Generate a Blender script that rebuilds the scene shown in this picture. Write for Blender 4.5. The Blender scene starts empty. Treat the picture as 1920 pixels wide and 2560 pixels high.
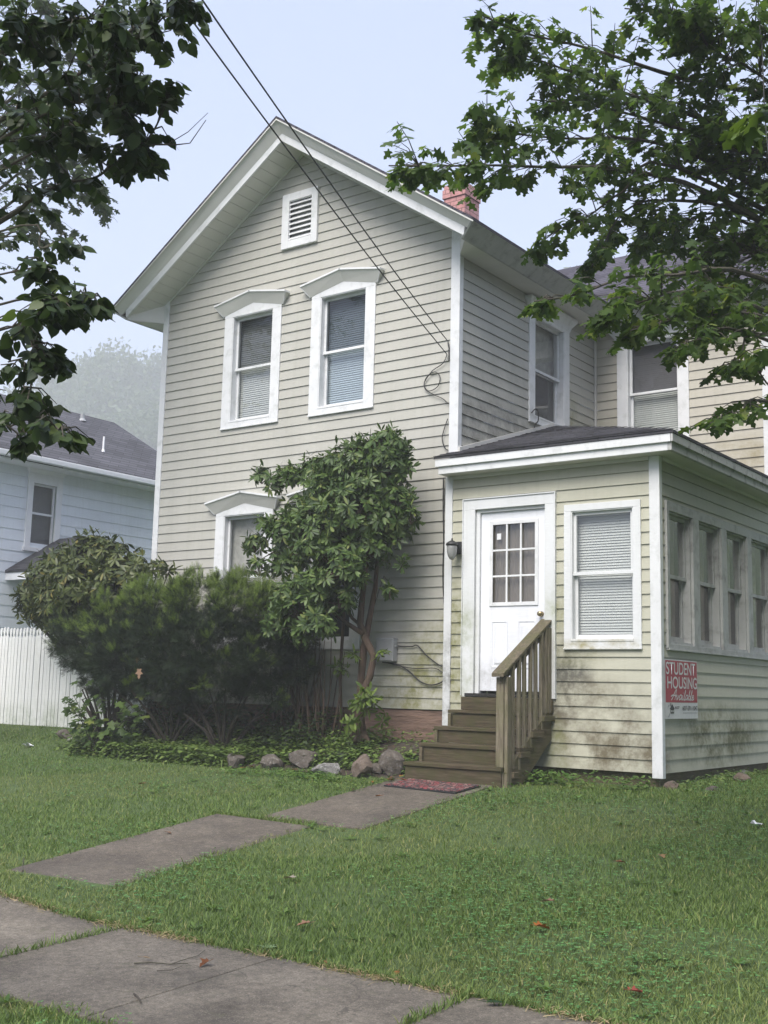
import bpy, math, random
import numpy as np
from mathutils import Vector, Matrix

random.seed(7)
rng = np.random.default_rng(7)
R_ = math.radians
sc = bpy.context.scene

# ------------------------------------------------------------------ camera
CAM_F, CAM_PITCH, CAM_ROLL, CAM_YAW = 2941.3, R_(8.6265), R_(1.2994), R_(36.1515)
CAM_C = np.array([7.4517, -11.654, 0.9228])
_cy, _sy = math.cos(CAM_YAW), math.sin(CAM_YAW)
_fw = np.array([-_sy * math.cos(CAM_PITCH), _cy * math.cos(CAM_PITCH), math.sin(CAM_PITCH)])
_r0 = np.array([_cy, _sy, 0.0])
_u0 = np.cross(_r0, _fw)
_c, _s = math.cos(CAM_ROLL), math.sin(CAM_ROLL)
_rt, _up = _c * _r0 + _s * _u0, -_s * _r0 + _c * _u0
cam_data = bpy.data.cameras.new('camera')
cam_data.sensor_fit = 'HORIZONTAL'
cam_data.sensor_width = 36.0
cam_data.lens = CAM_F / 1920 * 36.0
cam_data.clip_end = 2000
cam = bpy.data.objects.new('camera', cam_data)
sc.collection.objects.link(cam)
cam.matrix_world = Matrix((
    (_rt[0], _up[0], -_fw[0], CAM_C[0]),
    (_rt[1], _up[1], -_fw[1], CAM_C[1]),
    (_rt[2], _up[2], -_fw[2], CAM_C[2]),
    (0, 0, 0, 1)))
sc.camera = cam


def ray(a, b):
    return _fw + _rt * (a - 960) / CAM_F - _up * (b - 1280) / CAM_F


def at(a, b, D):
    return CAM_C + ray(a, b) * D


def on_y(a, b, y):
    d = ray(a, b)
    return CAM_C + d * (y - CAM_C[1]) / d[1]


def on_x(a, b, x):
    d = ray(a, b)
    return CAM_C + d * (x - CAM_C[0]) / d[0]


# ------------------------------------------------------------------ light
SUN_EL, SUN_AZ = R_(52), R_(172)          # azimuth the light comes FROM (0 = +Y, clockwise)
world = bpy.data.worlds.new('World')
sc.world = world
world.use_nodes = True
wn, wl = world.node_tree.nodes, world.node_tree.links
wn.clear()
w_out = wn.new('ShaderNodeOutputWorld')
w_bg = wn.new('ShaderNodeBackground')
w_sky = wn.new('ShaderNodeTexSky')
w_sky.sky_type = 'NISHITA'
w_sky.sun_disc = False
w_sky.sun_elevation = SUN_EL
w_sky.sun_rotation = SUN_AZ
w_sky.air_density = 1.0
w_sky.dust_density = 6.0
w_sky.ozone_density = 1.0
# thin overcast: the clear sky is veiled by an even pale cloud layer
w_mix = wn.new('ShaderNodeMixRGB')
w_mix.inputs['Fac'].default_value = 0.72
w_mix.inputs['Color2'].default_value = (1.80, 2.12, 3.25, 1)
wl.new(w_sky.outputs['Color'], w_mix.inputs['Color1'])
wl.new(w_mix.outputs['Color'], w_bg.inputs['Color'])
w_bg.inputs['Strength'].default_value = 0.10
wl.new(w_bg.outputs['Background'], w_out.inputs['Surface'])

sun_data = bpy.data.lights.new('sun', 'SUN')
sun_data.energy = 1.5
sun_data.angle = R_(40)
sun_data.color = (1.0, 0.96, 0.9)
sun = bpy.data.objects.new('sun', sun_data)
sc.collection.objects.link(sun)
_sd = Vector((math.sin(SUN_AZ) * math.cos(SUN_EL), math.cos(SUN_AZ) * math.cos(SUN_EL), math.sin(SUN_EL)))
sun.rotation_euler = _sd.to_track_quat('Z', 'Y').to_euler()
sun.location = (0, -20, 30)

sc.view_settings.view_transform = 'Standard'
sc.view_settings.look = 'None'
sc.view_settings.exposure = 1.78
sc.view_settings.gamma = 1.0
sc.view_settings.use_curve_mapping = False
sc.cycles.max_bounces = 6
sc.cycles.diffuse_bounces = 3
sc.cycles.glossy_bounces = 2
sc.cycles.transmission_bounces = 3
sc.cycles.transparent_max_bounces = 12
sc.cycles.volume_bounces = 2
sc.cycles.use_denoising = True
sc.cycles.caustics_reflective = False
sc.cycles.caustics_refractive = False


# ------------------------------------------------------------------ helpers
class MB:
    """collects faces; T maps local (s, n, z) to world"""

    def __init__(self, T=None):
        self.v, self.f, self.m, self.T = [], [], [], T

    def add(self, p):
        if self.T:
            p = self.T(*p)
        self.v.append(tuple(float(c) for c in p))
        return len(self.v) - 1

    def face(self, pts, mi=0):
        self.f.append([self.add(p) for p in pts])
        self.m.append(mi)

    def box(self, x0, x1, y0, y1, z0, z1, mi=0, skip=''):
        P = [self.add(p) for p in ((x0, y0, z0), (x1, y0, z0), (x1, y1, z0), (x0, y1, z0),
                                   (x0, y0, z1), (x1, y0, z1), (x1, y1, z1), (x0, y1, z1))]
        for n, q in (('b', (0, 3, 2, 1)), ('t', (4, 5, 6, 7)), ('f', (0, 1, 5, 4)), ('r', (1, 2, 6, 5)),
                     ('k', (2, 3, 7, 6)), ('l', (3, 0, 4, 7))):
            if n not in skip:
                self.f.append([P[i] for i in q])
                self.m.append(mi)

    def loft(self, A, B, mi=0, caps=True):
        """closed ring A to closed ring B (same count)"""
        a = [self.add(p) for p in A]
        b = [self.add(p) for p in B]
        n = len(a)
        for i in range(n):
            j = (i + 1) % n
            self.f.append([a[i], a[j], b[j], b[i]])
            self.m.append(mi)
        if caps:
            self.f.append(a[::-1]); self.m.append(mi)
            self.f.append(b); self.m.append(mi)

    def tube(self, pts, radii, n=8, mi=0, caps=True):
        pts = [np.array(p, float) for p in pts]
        if not hasattr(radii, '__len__'):
            radii = [radii] * len(pts)
        rings = []
        for i, p in enumerate(pts):
            d = pts[min(i + 1, len(pts) - 1)] - pts[max(i - 1, 0)]
            d = d / (np.linalg.norm(d) + 1e-9)
            a = np.cross(d, (0, 0, 1.0)) if abs(d[2]) < .9 else np.cross(d, (1.0, 0, 0))
            a /= np.linalg.norm(a)
            b = np.cross(d, a)
            rings.append([self.add(p + radii[i] * (math.cos(t) * a + math.sin(t) * b))
                          for t in [2 * math.pi * k / n for k in range(n)]])
        for A, B in zip(rings, rings[1:]):
            for k in range(n):
                j = (k + 1) % n
                self.f.append([A[k], A[j], B[j], B[k]])
                self.m.append(mi)
        if caps:
            self.f.append(rings[0][::-1]); self.m.append(mi)
            self.f.append(rings[-1]); self.m.append(mi)

    def lathe(self, c, prof, n=20, mi=0):
        """profile of (r, z) round the vertical axis through c"""
        rings = []
        for r, z in prof:
            rings.append([self.add((c[0] + r * math.cos(2 * math.pi * k / n), c[1] + r * math.sin(2 * math.pi * k / n), c[2] + z)) for k in range(n)])
        for A, B in zip(rings, rings[1:]):
            for k in range(n):
                j = (k + 1) % n
                self.f.append([A[k], A[j], B[j], B[k]])
                self.m.append(mi)
        self.f.append(rings[0][::-1]); self.m.append(mi)
        self.f.append(rings[-1]); self.m.append(mi)

    def build(self, name, mats, parent=None, smooth=False, bevel=0):
        base = np.array(root_loc(parent))
        me = bpy.data.meshes.new(name)
        me.from_pydata([tuple(np.array(p) - base) for p in self.v], [], self.f)
        mats = mats if isinstance(mats, (list, tuple)) else [mats]
        for m in mats:
            me.materials.append(m)
        if len(mats) > 1:
            me.polygons.foreach_set('material_index', self.m)
        if smooth:
            me.polygons.foreach_set('use_smooth', [True] * len(self.f))
        me.update()
        o = bpy.data.objects.new(name, me)
        sc.collection.objects.link(o)
        if parent:
            o.parent = parent
        if bevel:
            md = o.modifiers.new('bevel', 'BEVEL')
            md.width = bevel
            md.segments = 2
            md.limit_method = 'ANGLE'
        return o


def root_loc(o):
    if o is None:
        return (0, 0, 0)
    p = Vector((0, 0, 0))
    while o:
        p = p + o.location
        o = o.parent
    return tuple(p)


def thing(name, label, cat, loc=(0, 0, 0), group=None):
    o = bpy.data.objects.new(name, None)
    o.empty_display_size = .1
    o.location = loc
    sc.collection.objects.link(o)
    return tag(o, label, cat, group)


def tag(o, label=None, cat=None, group=None, kind=None):
    if label: o['label'] = label
    if cat: o['category'] = cat
    if group: o['group'] = group
    if kind: o['kind'] = kind
    return o


def scatter(name, tmpl, mats, parent=None, smooth=False):
    """tmpl: list of (verts (n,3), faces list, positions (N,3), frames (N,3,3), scale (N,)) merged into one mesh"""
    base = np.array(root_loc(parent))
    VV, LI, LT, MI = [], [], [], []
    off = 0
    for mi, (tv, tf, pos, fr, scl) in enumerate(tmpl):
        tv = np.asarray(tv, float)
        N = len(pos)
        if N == 0:
            continue
        V = np.einsum('nij,kj->nki', fr, tv) * np.asarray(scl).reshape(-1, 1, 1) + np.asarray(pos)[:, None, :]
        V = V.reshape(-1, 3) - base
        n = len(tv)
        lt = np.array([len(f) for f in tf])
        li = np.concatenate([np.array(f) for f in tf])
        L = (li[None, :] + (np.arange(N) * n)[:, None]).reshape(-1) + off
        VV.append(V); LI.append(L); LT.append(np.tile(lt, N)); MI.append(np.full(N * len(tf), mi))
        off += len(V)
    V = np.concatenate(VV); L = np.concatenate(LI); T = np.concatenate(LT); M = np.concatenate(MI)
    me = bpy.data.meshes.new(name)
    me.vertices.add(len(V)); me.vertices.foreach_set('co', V.astype(np.float32).reshape(-1))
    me.loops.add(len(L)); me.loops.foreach_set('vertex_index', L.astype(np.int32))
    me.polygons.add(len(T))
    st = np.concatenate([[0], np.cumsum(T)[:-1]]).astype(np.int32)
    me.polygons.foreach_set('loop_start', st)
    me.polygons.foreach_set('loop_total', T.astype(np.int32))
    mats = mats if isinstance(mats, (list, tuple)) else [mats]
    for m in mats:
        me.materials.append(m)
    if len(mats) > 1:
        me.polygons.foreach_set('material_index', M.astype(np.int32))
    if smooth:
        me.polygons.foreach_set('use_smooth', np.ones(len(T), bool))
    me.update(calc_edges=True)
    o = bpy.data.objects.new(name, me)
    sc.collection.objects.link(o)
    if parent:
        o.parent = parent
    return o


def frames(d, n):
    """frames (columns tip, side, normal) from tip directions d and rough normals n"""
    d = d / (np.linalg.norm(d, axis=1, keepdims=True) + 1e-9)
    s = np.cross(n, d)
    s = s / (np.linalg.norm(s, axis=1, keepdims=True) + 1e-9)
    n2 = np.cross(d, s)
    return np.stack([d, s, n2], axis=2)


def unit(v):
    return v / (np.linalg.norm(v, axis=-1, keepdims=True) + 1e-9)


# ------------------------------------------------------------------ materials
def new_mat(name):
    m = bpy.data.materials.new(name)
    m.use_nodes = True
    nt = m.node_tree
    return m, nt, nt.nodes, nt.links, nt.nodes['Principled BSDF']


def coords(N, L, scale=(1, 1, 1), kind='Object'):
    tc = N.new('ShaderNodeTexCoord')
    mp = N.new('ShaderNodeMapping')
    mp.inputs['Scale'].default_value = scale
    L.new(tc.outputs[kind], mp.inputs['Vector'])
    return mp.outputs['Vector']


def noise(N, L, vec, scale, detail=4, rough=.55, lo=.35, hi=.65, c0=(0, 0, 0, 1), c1=(1, 1, 1, 1)):
    n = N.new('ShaderNodeTexNoise')
    n.inputs['Scale'].default_value = scale
    n.inputs['Detail'].default_value = detail
    n.inputs['Roughness'].default_value = rough
    L.new(vec, n.inputs['Vector'])
    r = N.new('ShaderNodeValToRGB')
    r.color_ramp.elements[0].position = lo
    r.color_ramp.elements[1].position = hi
    r.color_ramp.elements[0].color = c0
    r.color_ramp.elements[1].color = c1
    L.new(n.outputs['Fac'], r.inputs['Fac'])
    return r.outputs['Color'], n.outputs['Fac']


def mix(N, L, fac, a, b, mode='MIX'):
    m = N.new('ShaderNodeMixRGB')
    m.blend_type = mode
    for sock, v in (('Fac', fac), ('Color1', a), ('Color2', b)):
        if hasattr(v, 'is_output'):
            L.new(v, m.inputs[sock])
        elif isinstance(v, (tuple, list)):
            m.inputs[sock].default_value = tuple(v) + ((1,) if len(v) == 3 else ())
        else:
            m.inputs[sock].default_value = v
    return m.outputs['Color']


def mth(N, L, op, a, b=0.0):
    m = N.new('ShaderNodeMath')
    m.operation = op
    for i, v in enumerate((a, b)):
        if hasattr(v, 'is_output'):
            L.new(v, m.inputs[i])
        else:
            m.inputs[i].default_value = v
    return m.outputs[0]


def bump(N, L, bsdf, h, strength=.3, dist=.01):
    b = N.new('ShaderNodeBump')
    b.inputs['Strength'].default_value = strength
    b.inputs['Distance'].default_value = dist
    L.new(h, b.inputs['Height'])
    L.new(b.outputs['Normal'], bsdf.inputs['Normal'])


def plain(name, col, rough=.6, var=.12, nscale=9, metallic=0, bmp=0, dirt=None, dirt_scale=3, dlo=.52, dhi=.75, stretch=(1, 1, 1)):
    """painted / solid surface with slight mottling and optional dirt"""
    m, nt, N, L, B = new_mat(name)
    vec = coords(N, L, stretch)
    c = tuple(col)
    lo = tuple(x * (1 - var) for x in c)
    hi = tuple(min(1, x * (1 + var)) for x in c)
    base, fac = noise(N, L, vec, nscale, 5, .6, .3, .7, lo + (1,), hi + (1,))
    if dirt:
        d, _ = noise(N, L, vec, dirt_scale, 6, .65, dlo, dhi)
        base = mix(N, L, d, base, dirt)
    L.new(base, B.inputs['Base Color'])
    B.inputs['Roughness'].default_value = rough
    B.inputs['Metallic'].default_value = metallic
    if bmp:
        bump(N, L, B, fac, bmp)
    return m


def siding_mat(name, col, stains, low_z=None, low_amt=.5, tint=None):
    """vinyl siding: streaked mottling, stains = list of (x,y,z,rx,ry,rz,colour,amount) blotches in world space"""
    m, nt, N, L, B = new_mat(name)
    geo = N.new('ShaderNodeNewGeometry')
    pos = geo.outputs['Position']
    mp = N.new('ShaderNodeMapping')
    mp.inputs['Scale'].default_value = (1, 1, .45)
    L.new(pos, mp.inputs['Vector'])
    c = tuple(col)
    base, f0 = noise(N, L, mp.outputs['Vector'], 1.6, 6, .6, .3, .7,
                     tuple(x * .93 for x in c) + (1,), tuple(x * 1.05 for x in c) + (1,))
    # faint wood grain of the vinyl
    mp2 = N.new('ShaderNodeMapping')
    mp2.inputs['Scale'].default_value = (2.5, 2.5, 60)
    L.new(pos, mp2.inputs['Vector'])
    g, gf = noise(N, L, mp2.outputs['Vector'], 3, 3, .6, .3, .7, (.94, .94, .94, 1), (1.03, 1.03, 1.03, 1))
    base = mix(N, L, 1.0, base, g, 'MULTIPLY')
    # vertical water streaks
    mp3 = N.new('ShaderNodeMapping')
    mp3.inputs['Scale'].default_value = (14, 14, .35)
    L.new(pos, mp3.inputs['Vector'])
    s, _ = noise(N, L, mp3.outputs['Vector'], 1.2, 4, .6, .5, .8, (1, 1, 1, 1), (.86, .86, .83, 1))
    base = mix(N, L, .55, base, s, 'MULTIPLY')
    nd, nf = noise(N, L, pos, 3.2, 8, .68, .36, .66)
    nd2, _ = noise(N, L, pos, 21, 4, .7, .3, .62)
    for (x, y, z, rx, ry, rz, sc_, amt) in stains:
        mm = N.new('ShaderNodeMapping')
        mm.vector_type = 'POINT'
        mm.inputs['Location'].default_value = (-x / rx, -y / ry, -z / rz)
        mm.inputs['Scale'].default_value = (1 / rx, 1 / ry, 1 / rz)
        L.new(pos, mm.inputs['Vector'])
        ln = N.new('ShaderNodeVectorMath'); ln.operation = 'LENGTH'
        L.new(mm.outputs['Vector'], ln.inputs[0])
        k = mth(N, L, 'SUBTRACT', 1.0, ln.outputs['Value'])
        k = mth(N, L, 'MULTIPLY', k, 1.8)
        kk = N.new('ShaderNodeClamp'); L.new(k, kk.inputs['Value'])
        k = mth(N, L, 'MULTIPLY', kk.outputs['Result'], nd)
        k = mth(N, L, 'MULTIPLY', k, mth(N, L, 'ADD', mth(N, L, 'MULTIPLY', nd2, .55), .45))
        k = mth(N, L, 'MULTIPLY', k, amt)
        base = mix(N, L, k, base, sc_)
    L.new(base, B.inputs['Base Color'])
    B.inputs['Roughness'].default_value = .55
    B.inputs['Specular IOR Level'].default_value = .35
    bump(N, L, B, gf, .08, .004)
    return m


def leaf_mat(name, c0, c1, c2=None, trans=.35, rough=.5, spec=.3):
    """leaves: colour varies per leaf, thin translucency"""
    m, nt, N, L, B = new_mat(name)
    geo = N.new('ShaderNodeNewGeometry')
    r = N.new('ShaderNodeValToRGB')
    e = r.color_ramp.elements
    e[0].color = tuple(c0) + (1,); e[1].color = tuple(c1) + (1,)
    e[0].position = 0.0; e[1].position = .9
    if c2:
        x = r.color_ramp.elements.new(1.0); x.color = tuple(c2) + (1,)
        e[1].position = .9
    L.new(geo.outputs['Random Per Island'], r.inputs['Fac'])
    L.new(r.outputs['Color'], B.inputs['Base Color'])
    B.inputs['Roughness'].default_value = rough
    B.inputs['Specular IOR Level'].default_value = spec
    t = N.new('ShaderNodeBsdfTranslucent')
    tcol = mix(N, L, 1.0, r.outputs['Color'], (1.25, 1.35, .7), 'MULTIPLY')
    L.new(tcol, t.inputs['Color'])
    ms = N.new('ShaderNodeMixShader')
    ms.inputs['Fac'].default_value = trans
    L.new(B.outputs['BSDF'], ms.inputs[1])
    L.new(t.outputs['BSDF'], ms.inputs[2])
    L.new(ms.outputs['Shader'], N['Material Output'].inputs['Surface'])
    return m


def glass_mat(name, tint=(.93, .95, .94), refl=1.0):
    m, nt, N, L, B = new_mat(name)
    N.remove(B)
    tr = N.new('ShaderNodeBsdfTransparent'); tr.inputs['Color'].default_value = tuple(tint) + (1,)
    gl = N.new('ShaderNodeBsdfGlossy'); gl.inputs['Roughness'].default_value = .015
    gl.inputs['Color'].default_value = (refl, refl, refl, 1)
    lw = N.new('ShaderNodeLayerWeight'); lw.inputs['Blend'].default_value = .5
    f = mth(N, L, 'ADD', mth(N, L, 'MULTIPLY', mth(N, L, 'POWER', lw.outputs['Facing'], 4.0), .85), .085)
    # old panes are slightly wavy
    nz = N.new('ShaderNodeTexNoise'); nz.inputs['Scale'].default_value = 5
    b = N.new('ShaderNodeBump'); b.inputs['Strength'].default_value = .06; b.inputs['Distance'].default_value = .02
    L.new(nz.outputs['Fac'], b.inputs['Height'])
    L.new(b.outputs['Normal'], gl.inputs['Normal'])
    ms = N.new('ShaderNodeMixShader')
    L.new(f, ms.inputs['Fac']); L.new(tr.outputs[0], ms.inputs[1]); L.new(gl.outputs[0], ms.inputs[2])
    L.new(ms.outputs[0], N['Material Output'].inputs['Surface'])
    return m


def wood_mat(name, c0, c1, axis, moss=None, moss_amt=.6, gscale=6):
    """weathered planks; grain stretched along axis (0,1,2)"""
    m, nt, N, L, B = new_mat(name)
    geo = N.new('ShaderNodeNewGeometry')
    mp = N.new('ShaderNodeMapping')
    s = [9, 9, 9]; s[axis] = .7
    mp.inputs['Scale'].default_value = s
    L.new(geo.outputs['Position'], mp.inputs['Vector'])
    base, f = noise(N, L, mp.outputs['Vector'], gscale, 8, .7, .3, .72, tuple(c0) + (1,), tuple(c1) + (1,))
    if moss:
        d, _ = noise(N, L, geo.outputs['Position'], 5, 6, .7, .42, .62)
        d = mth(N, L, 'MULTIPLY', d, moss_amt)
        base = mix(N, L, d, base, moss)
    L.new(base, B.inputs['Base Color'])
    B.inputs['Roughness'].default_value = .85
    B.inputs['Specular IOR Level'].default_value = .2
    bump(N, L, B, f, .5, .006)
    return m


def shingle_mat(name, col, row, width, uexpr=('x', 'y'), slope_axis='z'):
    """asphalt shingles: courses by height, staggered tabs, granules"""
    m, nt, N, L, B = new_mat(name)
    geo = N.new('ShaderNodeNewGeometry')
    sp = N.new('ShaderNodeSeparateXYZ'); L.new(geo.outputs['Position'], sp.inputs[0])
    u = mth(N, L, 'ADD', sp.outputs['X'], sp.outputs['Y'])
    cb = N.new('ShaderNodeCombineXYZ')
    L.new(u, cb.inputs['X']); L.new(sp.outputs['Z'], cb.inputs['Y'])
    br = N.new('ShaderNodeTexBrick')
    L.new(cb.outputs['Vector'], br.inputs['Vector'])
    c = tuple(col)
    br.inputs['Color1'].default_value = tuple(x * .8 for x in c) + (1,)
    br.inputs['Color2'].default_value = tuple(x * 1.25 for x in c) + (1,)
    br.inputs['Mortar'].default_value = tuple(x * .28 for x in c) + (1,)
    br.inputs['Scale'].default_value = 1
    br.inputs['Brick Width'].default_value = width
    br.inputs['Row Height'].default_value = row
    br.inputs['Mortar Size'].default_value = row * .09
    br.inputs['Mortar Smooth'].default_value = .3
    g, gf = noise(N, L, geo.outputs['Position'], 120, 2, .6, .25, .75, (.7, .7, .7, 1), (1.35, 1.35, 1.35, 1))
    base = mix(N, L, 1, br.outputs['Color'], g, 'MULTIPLY')
    w, _ = noise(N, L, geo.outputs['Position'], 1.1, 5, .6, .35, .7, (.8, .8, .8, 1), (1.2, 1.2, 1.22, 1))
    base = mix(N, L, 1, base, w, 'MULTIPLY')
    L.new(base, B.inputs['Base Color'])
    B.inputs['Roughness'].default_value = .9
    B.inputs['Specular IOR Level'].default_value = .2
    bump(N, L, B, br.outputs['Fac'], -.6, .008)
    return m


BEIGE = (.432, .428, .385)
GREEN_ALGAE = (.19, .19, .085)
GREY_MOLD = (.10, .10, .085)
M = {}
M['siding_front'] = siding_mat('siding_front', BEIGE, [
    (-.45, 0, .95, .85, .5, .45, GREEN_ALGAE, 1.5),
    (-.25, 0, 1.45, .6, .5, .55, GREEN_ALGAE, 1.1),
    (-1.5, 0, .8, 1.4, .5, .25, GREEN_ALGAE, .35),
])
M['siding_side'] = siding_mat('siding_side', tuple(x * .98 for x in BEIGE), [
    (0, .9, 4.15, .5, 1.9, .5, GREY_MOLD, 1.0),
    (0, 2.9, 4.75, .5, .6, .5, GREEN_ALGAE, .8),
    (0, 1.0, 4.7, .5, 1.4, .8, (.2, .2, .18), .45),
])
M['siding_wing'] = siding_mat('siding_wing', (.455, .435, .37), [
    (2.0, 3.7, 4.15, 1.2, .5, .35, (.22, .18, .07), .75),
    (.3, 3.7, 4.75, .6, .5, .3, GREEN_ALGAE, .5),
])
M['siding_porch'] = siding_mat('siding_porch', (.455, .452, .365), [
    (1.45, -.1, 1.05, .45, .5, .65, GREY_MOLD, 1.6),
    (1.85, -.1, .62, .9, .5, .6, (.17, .15, .105), 1.25),
    (2.1, -.1, .3, .9, .5, .3, (.14, .12, .075), 1.4),
    (1.35, -.1, .25, .25, .5, .5, (.22, .25, .08), .9),
    (.1, -.1, 1.5, .25, .5, 1.1, GREEN_ALGAE, 1.5),
    (1.42, -.1, 1.9, .14, .5, .4, GREEN_ALGAE, 1.0),
    (1.6, -.1, 1.35, .5, .5, .18, GREEN_ALGAE, .7),
    (2.58, 1.6, .5, .5, 1.6, .45, (.12, .12, .06), 1.5),
    (2.58, .9, .75, .5, .9, .2, GREEN_ALGAE, .5),
])
M['trim'] = plain('white_trim', (.69, .705, .715), .5, .05, 4, dirt=(.44, .46, .44), dirt_scale=6, dlo=.52, dhi=.85)
M['trim_porch'] = siding_mat('white_porch_trim', (.69, .71, .72), [
    (0, -.12, 1.0, .25, .3, .75, (.12, .12, .10), .95),
    (.24, -.12, 1.3, .2, .3, 1.0, (.30, .33, .22), .9),
    (1.33, -.12, 1.7, .14, .3, .6, (.35, .38, .27), .8),
    (2.0, -.12, 1.45, .8, .3, .1, (.33, .30, .17), 1.1),
])
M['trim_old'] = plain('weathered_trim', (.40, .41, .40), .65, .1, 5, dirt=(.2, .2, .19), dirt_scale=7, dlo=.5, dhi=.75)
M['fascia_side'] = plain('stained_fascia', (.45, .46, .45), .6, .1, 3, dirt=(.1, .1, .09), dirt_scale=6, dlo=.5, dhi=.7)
M['soffit'] = plain('soffit', (.62, .615, .58), .6, .05, 3)
M['roof'] = shingle_mat('shingles', (.072, .068, .085), .075, .33)
M['roof_porch'] = shingle_mat('porch_shingles', (.06, .06, .068), .042, .3)
M['brick'] = None
M['door'] = siding_mat('door_paint', (.76, .78, .82), [(.45, -.07, 1.0, .5, .3, .35, (.25, .25, .24), .8)])
M['glass'] = glass_mat('glass')
M['screen'] = glass_mat('screened_glass', (.55, .57, .57), .6)
M['curtain'] = plain('curtain', (.17, .145, .12), .9, .2, 6, stretch=(14, 14, .6))
M['lace'] = plain('lace_curtain', (.36, .345, .32), .9, .2, 12)
M['blind'] = plain('blind_slats', (.50, .515, .50), .6, .04, 3)
M['blind_blue'] = plain('blue_blind_slats', (.36, .43, .49), .6, .06, 3)
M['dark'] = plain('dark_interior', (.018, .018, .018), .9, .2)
M['dark_blind'] = plain('dark_blind_slats', (.13, .125, .14), .6, .1)
M['black_metal'] = plain('black_metal', (.02, .021, .022), .5, .2, 20)
M['brass'] = plain('brass', (.45, .36, .2), .25, .1, metallic=1)
M['frost'] = plain('frosted_glass', (.27, .275, .27), .25, .2, 12)
M['grey_box'] = plain('grey_box', (.33, .34, .35), .5, .08)
M['cable'] = plain('cable', (.018, .018, .02), .6, .1)
M['tread'] = wood_mat('step_wood', (.030, .023, .013), (.125, .098, .064), 0, (.058, .060, .024), .65)
M['rail'] = wood_mat('rail_wood', (.075, .062, .044), (.30, .26, .19), 2, (.12, .125, .055), .5)
M['cap'] = wood_mat('cap_wood', (.045, .038, .026), (.20, .17, .12), 1, (.085, .09, .035), .6)
M['stringer'] = wood_mat('stringer_wood', (.06, .05, .034), (.17, .14, .09), 1, (.09, .095, .04), .6)


# stone foundation
def stone_mat(name, c0, c1, sc_=(3, 3, 9), crack=True, lichen=None):
    m, nt, N, L, B = new_mat(name)
    geo = N.new('ShaderNodeNewGeometry')
    mp = N.new('ShaderNodeMapping'); mp.inputs['Scale'].default_value = sc_
    L.new(geo.outputs['Position'], mp.inputs['Vector'])
    base, f = noise(N, L, mp.outputs['Vector'], 1.4, 8, .7, .3, .7, tuple(c0) + (1,), tuple(c1) + (1,))
    if lichen:
        d, _ = noise(N, L, geo.outputs['Position'], 24, 5, .7, .55, .63)
        base = mix(N, L, mth(N, L, 'MULTIPLY', d, .75), base, lichen)
    if crack:
        w = N.new('ShaderNodeTexNoise'); w.inputs['Scale'].default_value = 1.2; w.inputs['Detail'].default_value = 3
        L.new(mp.outputs['Vector'], w.inputs['Vector'])
        va = N.new('ShaderNodeVectorMath'); va.operation = 'ADD'
        L.new(mp.outputs['Vector'], va.inputs[0]); L.new(w.outputs['Color'], va.inputs[1])
        v = N.new('ShaderNodeTexVoronoi'); v.feature = 'DISTANCE_TO_EDGE'; v.inputs['Scale'].default_value = .8
        L.new(va.outputs[0], v.inputs['Vector'])
        k = mth(N, L, 'LESS_THAN', v.outputs['Distance'], .022)
        base = mix(N, L, mth(N, L, 'MULTIPLY', k, .8), base, tuple(x * .2 for x in c0))
    L.new(base, B.inputs['Base Color'])
    B.inputs['Roughness'].default_value = .9
    bump(N, L, B, f, 1.0, .035)
    return m


M['foundation'] = stone_mat('foundation_stone', (.09, .058, .045), (.25, .165, .125), (1.6, 1.6, 13), False)
M['rock'] = stone_mat('garden_rock', (.045, .038, .032), (.145, .125, .105), (6, 6, 6), False, (.2, .19, .175))
M['rock_pale'] = stone_mat('pale_rock', (.12, .117, .112), (.30, .29, .275), (9, 9, 9), False, (.5, .5, .48))
M['rock_flat'] = stone_mat('flat_rock', (.09, .09, .09), (.2, .2, .2), (6, 6, 6), False)
M['rock_red'] = stone_mat('reddish_rock', (.085, .062, .048), (.19, .15, .12), (6, 6, 6), False)


def brick_mat():
    m, nt, N, L, B = new_mat('painted_brick')
    geo = N.new('ShaderNodeNewGeometry')
    sp = N.new('ShaderNodeSeparateXYZ'); L.new(geo.outputs['Position'], sp.inputs[0])
    u = mth(N, L, 'ADD', sp.outputs['X'], sp.outputs['Y'])
    cb = N.new('ShaderNodeCombineXYZ'); L.new(u, cb.inputs['X']); L.new(sp.outputs['Z'], cb.inputs['Y'])
    br = N.new('ShaderNodeTexBrick'); L.new(cb.outputs[0], br.inputs['Vector'])
    br.inputs['Color1'].default_value = (.44, .21, .20, 1)  # brick reds lightened to pink, haze put into the colour
    br.inputs['Color2'].default_value = (.54, .31, .29, 1)
    br.inputs['Mortar'].default_value = (.20, .11, .10, 1)
    br.inputs['Scale'].default_value = 1
    br.inputs['Brick Width'].default_value = .21
    br.inputs['Row Height'].default_value = .072
    br.inputs['Mortar Size'].default_value = .007
    w, _ = noise(N, L, geo.outputs['Position'], 14, 4, .6, .3, .7, (.8, .8, .8, 1), (1.2, 1.2, 1.2, 1))
    L.new(mix(N, L, 1, br.outputs['Color'], w, 'MULTIPLY'), B.inputs['Base Color'])
    B.inputs['Roughness'].default_value = .85
    bump(N, L, B, br.outputs['Fac'], -.8, .01)
    return m


M['brick'] = brick_mat()


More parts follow.
